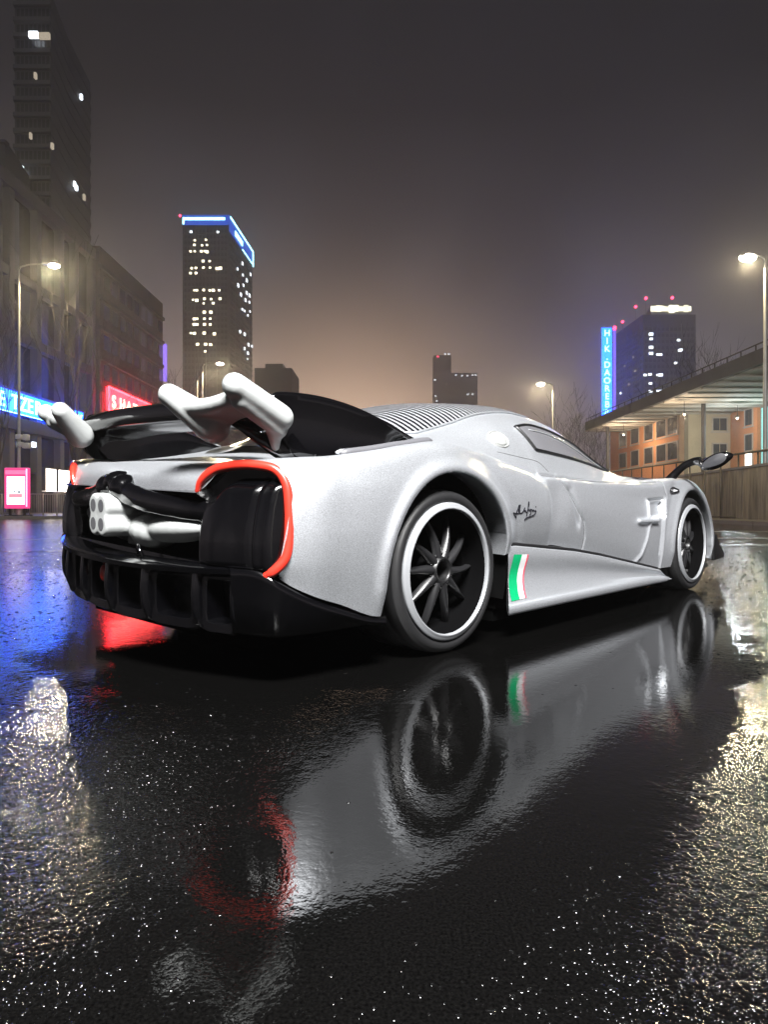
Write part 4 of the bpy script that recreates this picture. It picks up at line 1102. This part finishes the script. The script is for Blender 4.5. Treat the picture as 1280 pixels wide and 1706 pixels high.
def grid_tower(name, label, fr_pts, H, pitch, cols, lit, cat='skyscraper', base=0, mwall=None, litlist=None, dist=300, glassm=None):
    r = empty(name, (0, 0, 0), label=label, cat=cat)
    prism_building('wall', fr_pts, 0, H, mwall or TOWER, r)
    nf = int((H-8)/pitch); m = MB(); bm_ = MB()
    for fi, (a, b, nc) in enumerate(cols):
        fr = face_frame(a, b); L_ = fr[3]
        for k in range(nf):
            z = 4+k*pitch
            for j in range(nc):
                w = L_/(nc+.6); fbox(m, fr, w*.5+j*w, w*.5+j*w+w*.62, z, z+pitch*.5, .02, .12)
            fbox(bm_, fr, 0, L_, z-.45, z-.1, .05, .3)
        for k in range(0, nc+1, 3):
            w = L_/(nc+.6); fbox(bm_, fr, w*.3+k*w-.25, w*.3+k*w+.25, 0, H-4, .02, .35)
    m.build('dark_windows', glassm or DGLASS, r, kind='stuff'); bm_.build('facade_bands', SLABM, r, kind='stuff')
    return r
def blue_tower():
    D = 300; A, B, C = (U(304, D), D), (U(381, D), D), (U(420, D+42), D+42)
    H = Zp(360, D)
    r = grid_tower('blue_topped_tower', 'tall tower with blue light line round its roof and scattered lit windows', [A, B, C, (C[0]-14, C[1]+12), (A[0], D+40)], H, 2.75, [(A, B, 12), (B, C, 14)], 0)
    zs = [(297,432),(367,435),(412,432),(262,490),(300,490),(360,490),(390,488),(412,495),(377,580),(437,580),(272,645),(310,643),(380,640),(440,640),(505,648),(535,645),(262,690),(312,690),(298,848),(320,848),(382,845),(438,848),(470,848),(523,847),(285,935),(318,940),(390,925),(450,928),(532,925),(382,968),(470,966),(388,1048),(448,1048),(295,1110),(320,1108),(390,1108),(442,1108),(295,1160),(320,1160),(390,1160),(442,1160),(265,1240),(297,1242),(388,1240),(480,1246),(325,1342),(400,1342),(445,1345),(396,1407),(267,312),(512,314),(300,390),(403,385)]
    for zx, zy in zs:
        px, py = 270+zx*.1817, 330+zy*.1817; s = random.uniform(.42, .72)
        m = MB(); m.box(U(px, D)-s, U(px, D)+s, D-.5, D-.1, Zp(py, D)-s*.85, Zp(py, D)+s*.85); m.build('lit_window', LITW if zy > 330 else LITC, r)
    fr = face_frame(B, C)
    for zx, zy in [(685,650),(733,705),(803,700),(770,755),(738,800),(715,885),(795,893),(757,935),(793,955),(728,1020),(750,1035),(798,1040),(780,1075),(708,1225),(750,1248),(785,1345),(817,1358),(748,1380),(780,1422),(775,1475),(730,600),(690,800),(770,870)]:
        px, py = 270+zx*.1817, 330+zy*.1817
        # distance along the side face where this column of windows stands
        a = (px-640)/1080; t = (a*B[1]-B[0])/((C[0]-B[0])-a*(C[1]-B[1])); t = min(.97, max(.03, t)); y = B[1]+(C[1]-B[1])*t
        s = random.uniform(.5, 1.0); z = Zp(py, y); m = MB(); fbox(m, fr, fr[3]*t-s, fr[3]*t+s, z-s*.8, z+s*.8, .3, .6); m.build('lit_window', LITC, r)
    fa = face_frame(A, B)
    m = MB(); fbox(m, fa, 0, fa[3], H-4.2, H+.3, .1, .5); fbox(m, fr, 0, fr[3]-1, H-7, H+.3, .1, .5); m.build('blue_parapet', BLUED, r)
    m = MB(); fbox(m, fa, .3, fa[3]-1.6, H-2.1, H-.9, .5, .9); fbox(m, fa, .2, 1.0, H-4, H-2.1, .5, .9); m.build('light_line', CYANB, r)
    m = MB(); fbox(m, fr, .5, fr[3], H-.6, H+.1, .5, .9); fbox(m, fr, fr[3]-1.0, fr[3], H-8, H-.6, .5, .9); fbox(m, fr, fr[3]*.2, fr[3]*.5, H-5.5, H-3.2, .5, .9); fbox(m, fr, fr[3]*.5, fr[3]-1, H-7.4, H-6.9, .5, .9); m.build('light_line', CYANB, r)
    m = MB(); m.sphere((A[0]-1.2, D, H+.2), .6, 8, 6); m.build('roof_beacon', REDB, r)
blue_tower()

def right_tower():
    D = 300; A, B, C = (U(1024, 336), 336), (U(1072, D), D), (U(1160, D), D)
    H = Zp(524, D)
    r = grid_tower('crowned_tower', 'broad dark tower with a lit crown on its roof, right of the vertical blue sign', [A, B, C, (C[0]+4, D+40)], H, 2.9, [(A, B, 13), (B, C, 12)], 0)
    m = MB(); m.prism([(B[0]+4, D+.5), (C[0]-2, D+.5), (C[0]-2, D+18), (B[0]+8, D+18)], H, Zp(507, D), 'xy'); m.build('crown', mat('crown_wall', (.3, .3, .27), .8, noise=.4, nscale=.5), r)
    for px, w, s in ((1090, 2.2, 1.0), (1098, 2.0, .8), (1104, 1.6, 1.0), (1112, 2.2, .6), (1120, 2.0, 1.0), (1128, 1.4, .8), (1136, 2.0, .9), (1144, 1.6, .7), (1150, 1.0, 1.0)):
        m = MB(); m.box(U(px, D)-w*.62, U(px, D)+w*.62, D-.2, D+.3, Zp(521-random.random()*3, D), Zp(508+random.random()*4, D)); m.build('crown_light', emit('crown_glow', (.95, .90, .68), random.uniform(2.0, 3.6), False), r)
    for px, py in ((1077, 497), (1121, 496), (1060, 511), (1038, 536)):
        d = D+2 if px > 1070 else D+22; x = U(px, d); m = MB(); m.tube([(x, d, H-2), (x, d, Zp(py, d))], .14, 6); mm = m.build('mast', STEEL, r); m = MB(); m.sphere((x, d, Zp(py, d)), .75, 8, 6); m.build('roof_beacon', REDB, mm)
    for px, py in ((1085,557),(1085,565),(1085,579),(1085,589),(1096,591),(1101,591),(1131,567),(1135,583),(1133,584),(1126,605),(1083,624),(1096,625),(1101,625),(1084,639),(1084,652),(1097,652),(1103,652),(1075,625)):
        s = random.uniform(.45, .8); m = MB(); m.box(U(px, D)-s*1.2, U(px, D)+s*1.2, D-.6, D-.2, Zp(py, D)-s*.8, Zp(py, D)+s*.8); m.build('lit_window', LITC, r)
    fr = face_frame(A, B)
    for px, py in ((1036,655),(1057,595),(1060,618),(1050,640),(1043,610),(1062,672)):
        a = (px-640)/1080; t = (a*A[1]-A[0])/((B[0]-A[0])-a*(B[1]-A[1])); y = A[1]+(B[1]-A[1])*t; z = Zp(py, y); m = MB(); fbox(m, fr, fr[3]*t-.6, fr[3]*t+.6, z-.5, z+.5, .3, .6); m.build('lit_window', DIMW if px > 1040 else LITC, r)
right_tower()

def far_blocks():
    D = 850
    r = empty('distant_tower', (0, 0, 0), label='pair of very faint distant towers in the haze above the striped roof', cat='skyscraper')
    prism_building('wall', [(U(723, D), D), (U(752, D), D), (U(752, D), D+20), (U(723, D), D+20)], 0, Zp(592, D), TOWER, r)
    prism_building('annexe', [(U(752, D), D+4), (U(797, D), D+4), (U(797, D), D+24), (U(752, D), D+24)], 0, Zp(620, D), TOWER, r)
    for px, py, mm in ((730,594,REDB),(742,590,LITC),(748,590,LITC),(760,625,LITC),(770,626,LITC),(779,626,LITC),(788,625,LITC),(793,625,LITC),(725,633,LITC),(744,640,DIMW),(726,660,LITC),(728,668,LITC),(780,657,LITC),(788,657,LITC)):
        m = MB(); m.box(U(px, D)-1.2, U(px, D)+1.2, D-.6, D-.1, Zp(py, D)-.8, Zp(py, D)+.8); m.build('lit_window', mm, r)
    r = empty('hazy_block', (0, 0, 0), label='low hazy block behind the front end of the wing, beside the blue-topped tower', cat='building'); D = 230
    prism_building('wall', [(U(424, D), D), (U(486, D), D), (U(486, D), D+20), (U(424, D), D+20)], 0, Zp(613, D), TOWER, r)
    m = MB(); m.box(U(440, D), U(470, D), D+2, D+10, Zp(613, D), Zp(604, D)); m.build('roof_house', TOWER, r)
far_blocks()

# ------------------------------------------------------------------ right side: canopy, houses, wall, rail
def right_side():
    r = empty('concrete_canopy', (0, 0, 0), label='long raised concrete canopy deck with pale ribbed soffit on the right', cat='canopy')
    X0, YA, YB, z = 20.5, 28.0, 66.0, 8.5
    m = MB(); m.box(X0+.3, 42, YA, YB, z+.0, z+.55); m.build('deck', CONC, r)
    m = MB(); m.box(X0, X0+.3, YA, YB, z-.08, z+.75); m.build('edge_beam', DCONC, r)
    k = YA+.5
    while k < YB:
        m = MB(); m.box(X0+.3, 42, k, k+.28, z-.16, z-.003); m.build('soffit_rib', SOFFIT, r)
        m = MB(); m.box(X0+.34, 42, k+.31, k+1.92, z-.055, z-.006); m.build('soffit_panel', SOFFIT, r)
        k += 1.95
    for y in np.arange(YA+.3, YB, 1.5):
        m = MB(); m.box(X0+.05, X0+.11, y, y+.05, z+.75, z+1.05); m.build('railing_post', RAIL, r)
    m = MB(); m.box(X0+.04, X0+.12, YA, YB, z+1.05, z+1.10); m.build('top_rail', RAIL, r)
    for px, d, rr in ((1173, 49, .16), (1013, 63, .15)):
        m = MB(); m.tube([(U(px, d), d, 0), (U(px, d), d, z+.0)], rr, 14); m.build('column', DCONC, r, smooth=True)
    # orange and cream houses under it
    def wind(fr, u0, u1, z0, z1, par, lit=False):
        o, a, n, L_ = fr
        m = MB()
        fbox(m, fr, u0-.10, u0, z0-.1, z1+.1, -.02, .07); fbox(m, fr, u1, u1+.10, z0-.1, z1+.1, -.02, .07); fbox(m, fr, u0, u1, z1, z1+.1, -.02, .07); fbox(m, fr, u0-.18, u1+.18, z0-.2, z0-.101, -.02, .14)
        f = m.build('window', WINF, par)
        h = (u0+u1)/2
        for q0, q1 in ((u0, h-.03), (h+.03, u1)):
            m = MB(); fbox(m, fr, q0, q1, z0, z1, .0, .03); m.build('pane', SHOP if lit else HGLASS, f)
    r = empty('orange_house', (0, 0, 0), label='long orange rendered house with two rows of windows beneath the canopy', cat='house')
    Xf = 25.0; Ya, Yb = Xf*1080/(1131-640), Xf*1080/(1018-640)
    m = MB(); m.box(Xf, Xf+12, Ya, Yb, 0, 11); m.build('wall', ORANGE, r)
    fr = (Vector((Xf, Yb, 0)), Vector((0, -1, 0)), Vector((-1, 0, 0)), Yb-Ya)
    for px in (1039, 1059, 1082, 1103, 1122):
        y = Xf*1080/(px-640); u = Yb-y
        for py1, h1 in ((720, 30), (759, 30)):
            d = Xf*1080/(1082-640); zc = Zp(py1, d)
            wind(fr, u-.95, u+.95, zc-.72, zc+.72, r)
    m = MB(); fbox(m, fr, 0, Yb-Ya, .0, .6, .0, .1); m.build('plinth', DCONC, r)
    r = empty('cream_house', (0, 0, 0), label='cream rendered house end between the two orange house fronts', cat='house')
    Yc = Ya-1.0
    m = MB(); m.box(Xf+.02, U(1218, Yc), Yc, Yc+10, 0, 11); m.build('wall', CREAM, r)
    fr = (Vector((U(1131, Yc), Yc, 0)), Vector((1, 0, 0)), Vector((0, -1, 0)), 5)
    for py in (707, 750):
        zc = Zp(py, Yc); u = U(1200, Yc)-U(1131, Yc); wind(fr, u-.56, u+.56, zc-.5, zc+.5, r)
    m = MB(); m.box(Xf+.02, Xf+.35, Yc-.06, Yc-.003, 0, 10.5); m.build('downpipe_strip', mat('drain', (.22, .17, .11), .7), r)
    r = empty('near_orange_house', (0, 0, 0), label='nearer bright orange house front with tall windows right of the cream end wall', cat='house')
    Xn = U(1218, Yc)+.01; Yn = Xn*1080/(1262-640)
    m = MB(); m.box(Xn, Xn+10, Yn, Yc-.01, 0, 11); m.build('wall', ORANGE, r)
    fr = (Vector((Xn, Yc, 0)), Vector((0, -1, 0)), Vector((-1, 0, 0)), Yc-Yn)
    y = Xn*1080/(1249-640); u = Yc-y
    for py, lit in ((695, False), (737, False), (765, True)):
        zc = Zp(py, y); wind(fr, u-.50, u+.50, zc-.62, zc+.60, r, lit)
    # teal glazed front at the very edge
    r = empty('glazed_hall', (0, 0, 0), label='glazed hall front glowing teal at the right edge beneath the canopy', cat='building')
    m = MB(); m.box(Xn+.1, Xn+8, Yn-9, Yn-.5, 2.2, 8.3)
    m.build('wall', DCONC, r)
    for k in range(8):
        m = MB(); m.box(Xn+.02, Xn+.08, Yn-.6-k*1.05-.98, Yn-.6-k*1.05, 2.4, 8.2); m.build('pane', TEAL, r)
        m = MB(); m.box(Xn-.03, Xn+.09, Yn-.6-k*1.05, Yn-.6-k*1.05+.07, 2.2, 8.3); m.build('mullion', STEEL, r)
    for nm_, (x, y, z_), pw, c in (('farthest small lamp under the canopy, by the far windows of the orange house', (22.2, 60.0, 7.4), 650, (1.0, .80, .58)), ('small cool lamp under the canopy near the nearer orange house front', (Xn-2.6, Yn-2.0, 7.3), 450, (.85, .95, 1.0)), ('middle small lamp under the canopy, in front of the cream house end', (21.8, 47.0, 7.4), 420, (1.0, .78, .55))):
        lr = empty('hanging_lamp', (x, y, z_), label=nm_, cat='lamp', group='small lamps under the canopy')
        m = MB(); m.tube([(0, 0, 0), (0, 0, .9)], .02, 6); m.build('stem', SATIN, lr); m = MB(); m.lathe([(0, 0), (.16, 0), (.10, .1)], 16); q = m.build('shade', SATIN, lr); q.rotation_euler = (rad(90), 0, 0)
        m = MB(); m.sphere((0, 0, -.06), .09, 10, 8); m.build('bulb', LITW, lr, smooth=True)
        l = bpy.data.lights.new('lamp_light', 'POINT'); l.energy = pw; l.color = c; l.shadow_soft_size = .12; lo = bpy.data.objects.new('lamp_light', l); lo.location = (0, 0, -.25); link(lo, lr)
    # low concrete wall and its hand rail
    P0, P1 = Vector((U(1330, 22), 22, 0)), Vector((U(1100, 36.5), 36.5, 0))
    r = empty('concrete_wall', (0, 0, 0), label='stained concrete parapet wall beyond the front wheel on the right', cat='wall')
    fr = face_frame((P1.x, P1.y), (P0.x, P0.y)); n = 7; L_ = fr[3]
    for k in range(n):
        m = MB(); fbox(m, fr, k*L_/n+.012, (k+1)*L_/n-.012, .10, 2.16, -.35, 0); o = m.build('wall_panel', STAIN, r); bevel(o, .02, 2)
    m = MB(); fbox(m, fr, 0, L_, 0, 2.0, -.30, -.05); m.build('wall_core', DCONC, r)
    m = MB(); fbox(m, fr, -.1, L_+.1, 2.16, 2.26, -.40, .05); m.build('coping', CONC, r)
    r = empty('hand_rail', (0, 0, 0), label='steel hand rail with posts running above the concrete wall on the right', cat='railing')
    Q0, Q1 = Vector((U(1300, 24), 24, 0)), Vector((U(1010, 41), 41, 0)); q = Q1-Q0
    m = MB(); m.tube([(Q0.x, Q0.y, 2.80), (Q1.x, Q1.y, 2.80)], .045, 10); m.build('top_rail', RAIL, r, smooth=True)
    m = MB(); m.tube([(Q0.x, Q0.y, .2), (Q1.x, Q1.y, .2)], .03, 8); m.build('bottom_rail', RAIL, r, smooth=True)
    for k in range(14):
        p = Q0+q*(k/13); m = MB(); m.tube([(p.x, p.y, .1), (p.x, p.y, 2.78)], .035, 8); m.build('post', RAIL, r, smooth=True)
HGLASS = mat('house_glass', (.05, .05, .055), .2, noise=.4, nscale=1.2)
def stain_mat():
    m, nt, b = new_mat('stained_concrete'); N = nt.nodes.new; L = nt.links.new
    tc = N('ShaderNodeTexCoord'); mp = N('ShaderNodeMapping'); mp.inputs['Scale'].default_value = (1.6, 1.6, .18); L(tc.outputs['Object'], mp.inputs[0])
    n = N('ShaderNodeTexNoise'); n.inputs['Scale'].default_value = 2.2; n.inputs['Detail'].default_value = 7; n.inputs['Roughness'].default_value = .7; L(mp.outputs[0], n.inputs['Vector'])
    r = N('ShaderNodeValToRGB'); L(n.outputs[0], r.inputs[0]); e = r.color_ramp.elements; e[0].position = .30; e[0].color = (.045, .036, .026, 1); e[1].position = .62; e[1].color = (.26, .215, .15, 1); L(r.outputs[0], b.inputs['Base Color']); b.inputs['Roughness'].default_value = .8
    return m
STAIN = stain_mat()
right_side()

# ------------------------------------------------------------------ left pavement furniture
def poster():
    d = 35.2; r = empty('poster_panel', (U(26, d), d, .14), label='free standing lit poster panel with magenta frame on the left pavement', cat='poster panel')
    w = 1.30/2; z0, z1 = .40, 2.62
    m = MB(); m.box(-w, w, 0, .28, z0, z1); o = m.build('frame', PINK, r); bevel(o, .05, 3)
    m = MB(); m.box(-w+.17, w-.17, -.03, -.004, z0+.22, z1-.48); s = m.build('screen', POSTER, r)
    m = MB(); m.box(-.36, .36, -.042, -.033, z0+.60, z0+.80); m.build('printed_band', POSTR, s)
    INKP = mat('poster_ink', (.02, .02, .03), .5)
    for i, (x, z, a, b) in enumerate(((-.10, .86, .06, .10), (.02, .84, .05, .05), (.14, .84, .10, .10), (.16, .95, .05, .12), (.20, 1.36, .06, .05))):
        m = MB(); m.box(x, x+a, -.045, -.033, z0+z, z0+z+b); m.build('printed_mark', INKP, s)
    m = MB(); m.box(-w+.08, w-.08, -.015, -.003, z1-.36, z1-.14); m.build('header', emit('poster_header', (1.0, .12, .25), 2.2), r)
    m = MB(); m.box(w-.10, w-.03, -.03, -.004, z0+.1, z1-.06); m.build('side_light', emit('poster_edge', (.8, .6, 1.0), 1.6, False), r)
    for x in (-.45, .35):
        m = MB(); m.box(x, x+.10, .08, .20, 0, z0); m.build('leg', SATIN, r)
    m = MB(); m.box(-w, w+.1, .02, .30, 0, .05); m.build('foot_plate', SATIN, r)
poster()
def fence():
    d = 37.0; r = empty('guard_fence', (0, 0, 0), label='low grey guard fence behind the poster panel on the left pavement', cat='fence')
    xa, xb = U(-20, d), U(140, d); z = .14
    m = MB(); m.tube([(xa, d, z+1.22), (xb, d, z+1.22)], .028, 8); m.build('top_rail', STEEL, r, smooth=True)
    m = MB(); m.tube([(xa, d, z+.14), (xb, d, z+.14)], .02, 8); m.build('bottom_rail', STEEL, r, smooth=True)
    n = 42; me = None
    for k in range(n+1):
        x = xa+(xb-xa)*k/n
        if k % 6 == 0:
            m = MB(); m.tube([(x, d, 0), (x, d, z+1.26)], .04, 8); m.build('post', STEEL, r, smooth=True)
        else:
            if me is None: m = MB(); m.tube([(0, 0, z+.14), (0, 0, z+1.2)], .013, 6); o = m.build('bar', STEEL, r, smooth=True); me = o.data; o.location = (x, d, 0)
            else: o = bpy.data.objects.new('bar', me); link(o, r); o.location = (x, d, 0)
fence()
r = empty('camera_cluster', (U(40, 35.8), 35.75, 0), label='cluster of pale boxes clamped to the left lamp pole under the blue sign', cat='sign box')
for dx, z, w, h in ((-.22, 4.35, .30, .26), (.16, 4.30, .28, .32), (-.14, 3.95, .22, .24), (.18, 3.85, .34, .30)):
    m = MB(); m.box(dx-w/2, dx+w/2, -.2, .1, z, z+h); o = m.build('box_unit', mat('pale_box', (.55, .53, .5), .5), r); bevel(o, .03, 2)

# ------------------------------------------------------------------ bare trees
def bare_tree(x, y, h, label, seed, spread=.5, trunk=.22, depth=6, base=.14, group=None, fork=.22):
    rng = random.Random(seed); r = empty('bare_tree', (x, y, base), label=label, cat='tree', group=group)
    mb = MB(); tb = MB()
    def grow(p, d, ln, rad_, lev):
        n = 4 if lev < 3 else 3; pts = [p]; q = Vector(p); dd = Vector(d)
        for i in range(n):
            dd = (dd+Vector((rng.uniform(-1, 1), rng.uniform(-1, 1), rng.uniform(-.3, .6)))*.13).normalized(); q = q+dd*ln/n; pts.append(q.copy())
        rr = [rad_*(1-.45*i/n) for i in range(n+1)]
        (tb if lev == 0 else mb).tube(pts, rr, 8 if lev < 2 else (5 if lev < 4 else 3), caps=False)
        if lev >= depth: return
        k = 5 if lev == 0 else rng.choice((2, 2, 3))
        for j in range(k):
            t = rng.uniform(.45, 1.0) if (j > 0 and lev > 0) else 1.0
            i = min(n, max(1, round(t*n))); a = rng.uniform(0, 6.283); sp = spread*rng.uniform(.55, 1.3)
            side_ = Vector((math.cos(a), math.sin(a), 0)); nd = (dd*math.cos(sp)+side_*math.sin(sp)+Vector((0, 0, .22))).normalized()
            grow(pts[i], nd, ln*rng.uniform(.66, .88)*(1.55 if lev == 0 else 1), max(.012, rr[i]*rng.uniform(.55, .78)), lev+1)
    grow(Vector((0, 0, 0)), Vector((rng.uniform(-.05, .05), 0, 1)), h*fork, trunk, 0)
    tb.build('trunk', BARK, r, smooth=True); mb.build('crown', BARK, r, smooth=True)
    return r
bare_tree(U(124, 39), 39, 13.5, 'tall bare tree with upswept branches behind the left end of the wing', 3, .33, .30, 5)
bare_tree(U(232, 50), 50, 11.5, 'bare tree rising behind the wing between the red sign and distant lamp', 5, .36, .22, 5)
bare_tree(U(-8, 40), 40, 11.5, 'bare tree at the very left edge before the gridded office', 19, .40, .22, 6)
bare_tree(U(962, 62), 62, 9.5, 'rounded bare tree behind the windscreen, left of the canopy end', 12, .48, .2, 6)
bare_tree(U(990, 75), 75, 10, 'second faint bare tree beside the canopy end, nearer the blue vertical sign', 14, .45, .2, 6)
bare_tree(U(1135, 70), 70, 15.5, 'faint bare tree topping out above the canopy, below the crowned tower', 21, .42, .2, 6)
bare_tree(U(1195, 62), 62, 15.5, 'bare treetop above the canopy deck nearest the right street lamp', 23, .42, .2, 6)

# ------------------------------------------------------------------ haze
HD = .0016
hm = bpy.data.materials.new('night_haze'); hm.use_nodes = True; nt = hm.node_tree; nt.nodes.clear()
ho = nt.nodes.new('ShaderNodeOutputMaterial'); pv = nt.nodes.new('ShaderNodeVolumePrincipled'); nt.links.new(pv.outputs[0], ho.inputs['Volume'])
pv.inputs['Color'].default_value = (.95, .93, .95, 1); pv.inputs['Density'].default_value = HD; pv.inputs['Anisotropy'].default_value = .74
m = MB(); m.box(-390, 390, -110, 920, -1, 202); m.build('haze', hm, kind='stuff')
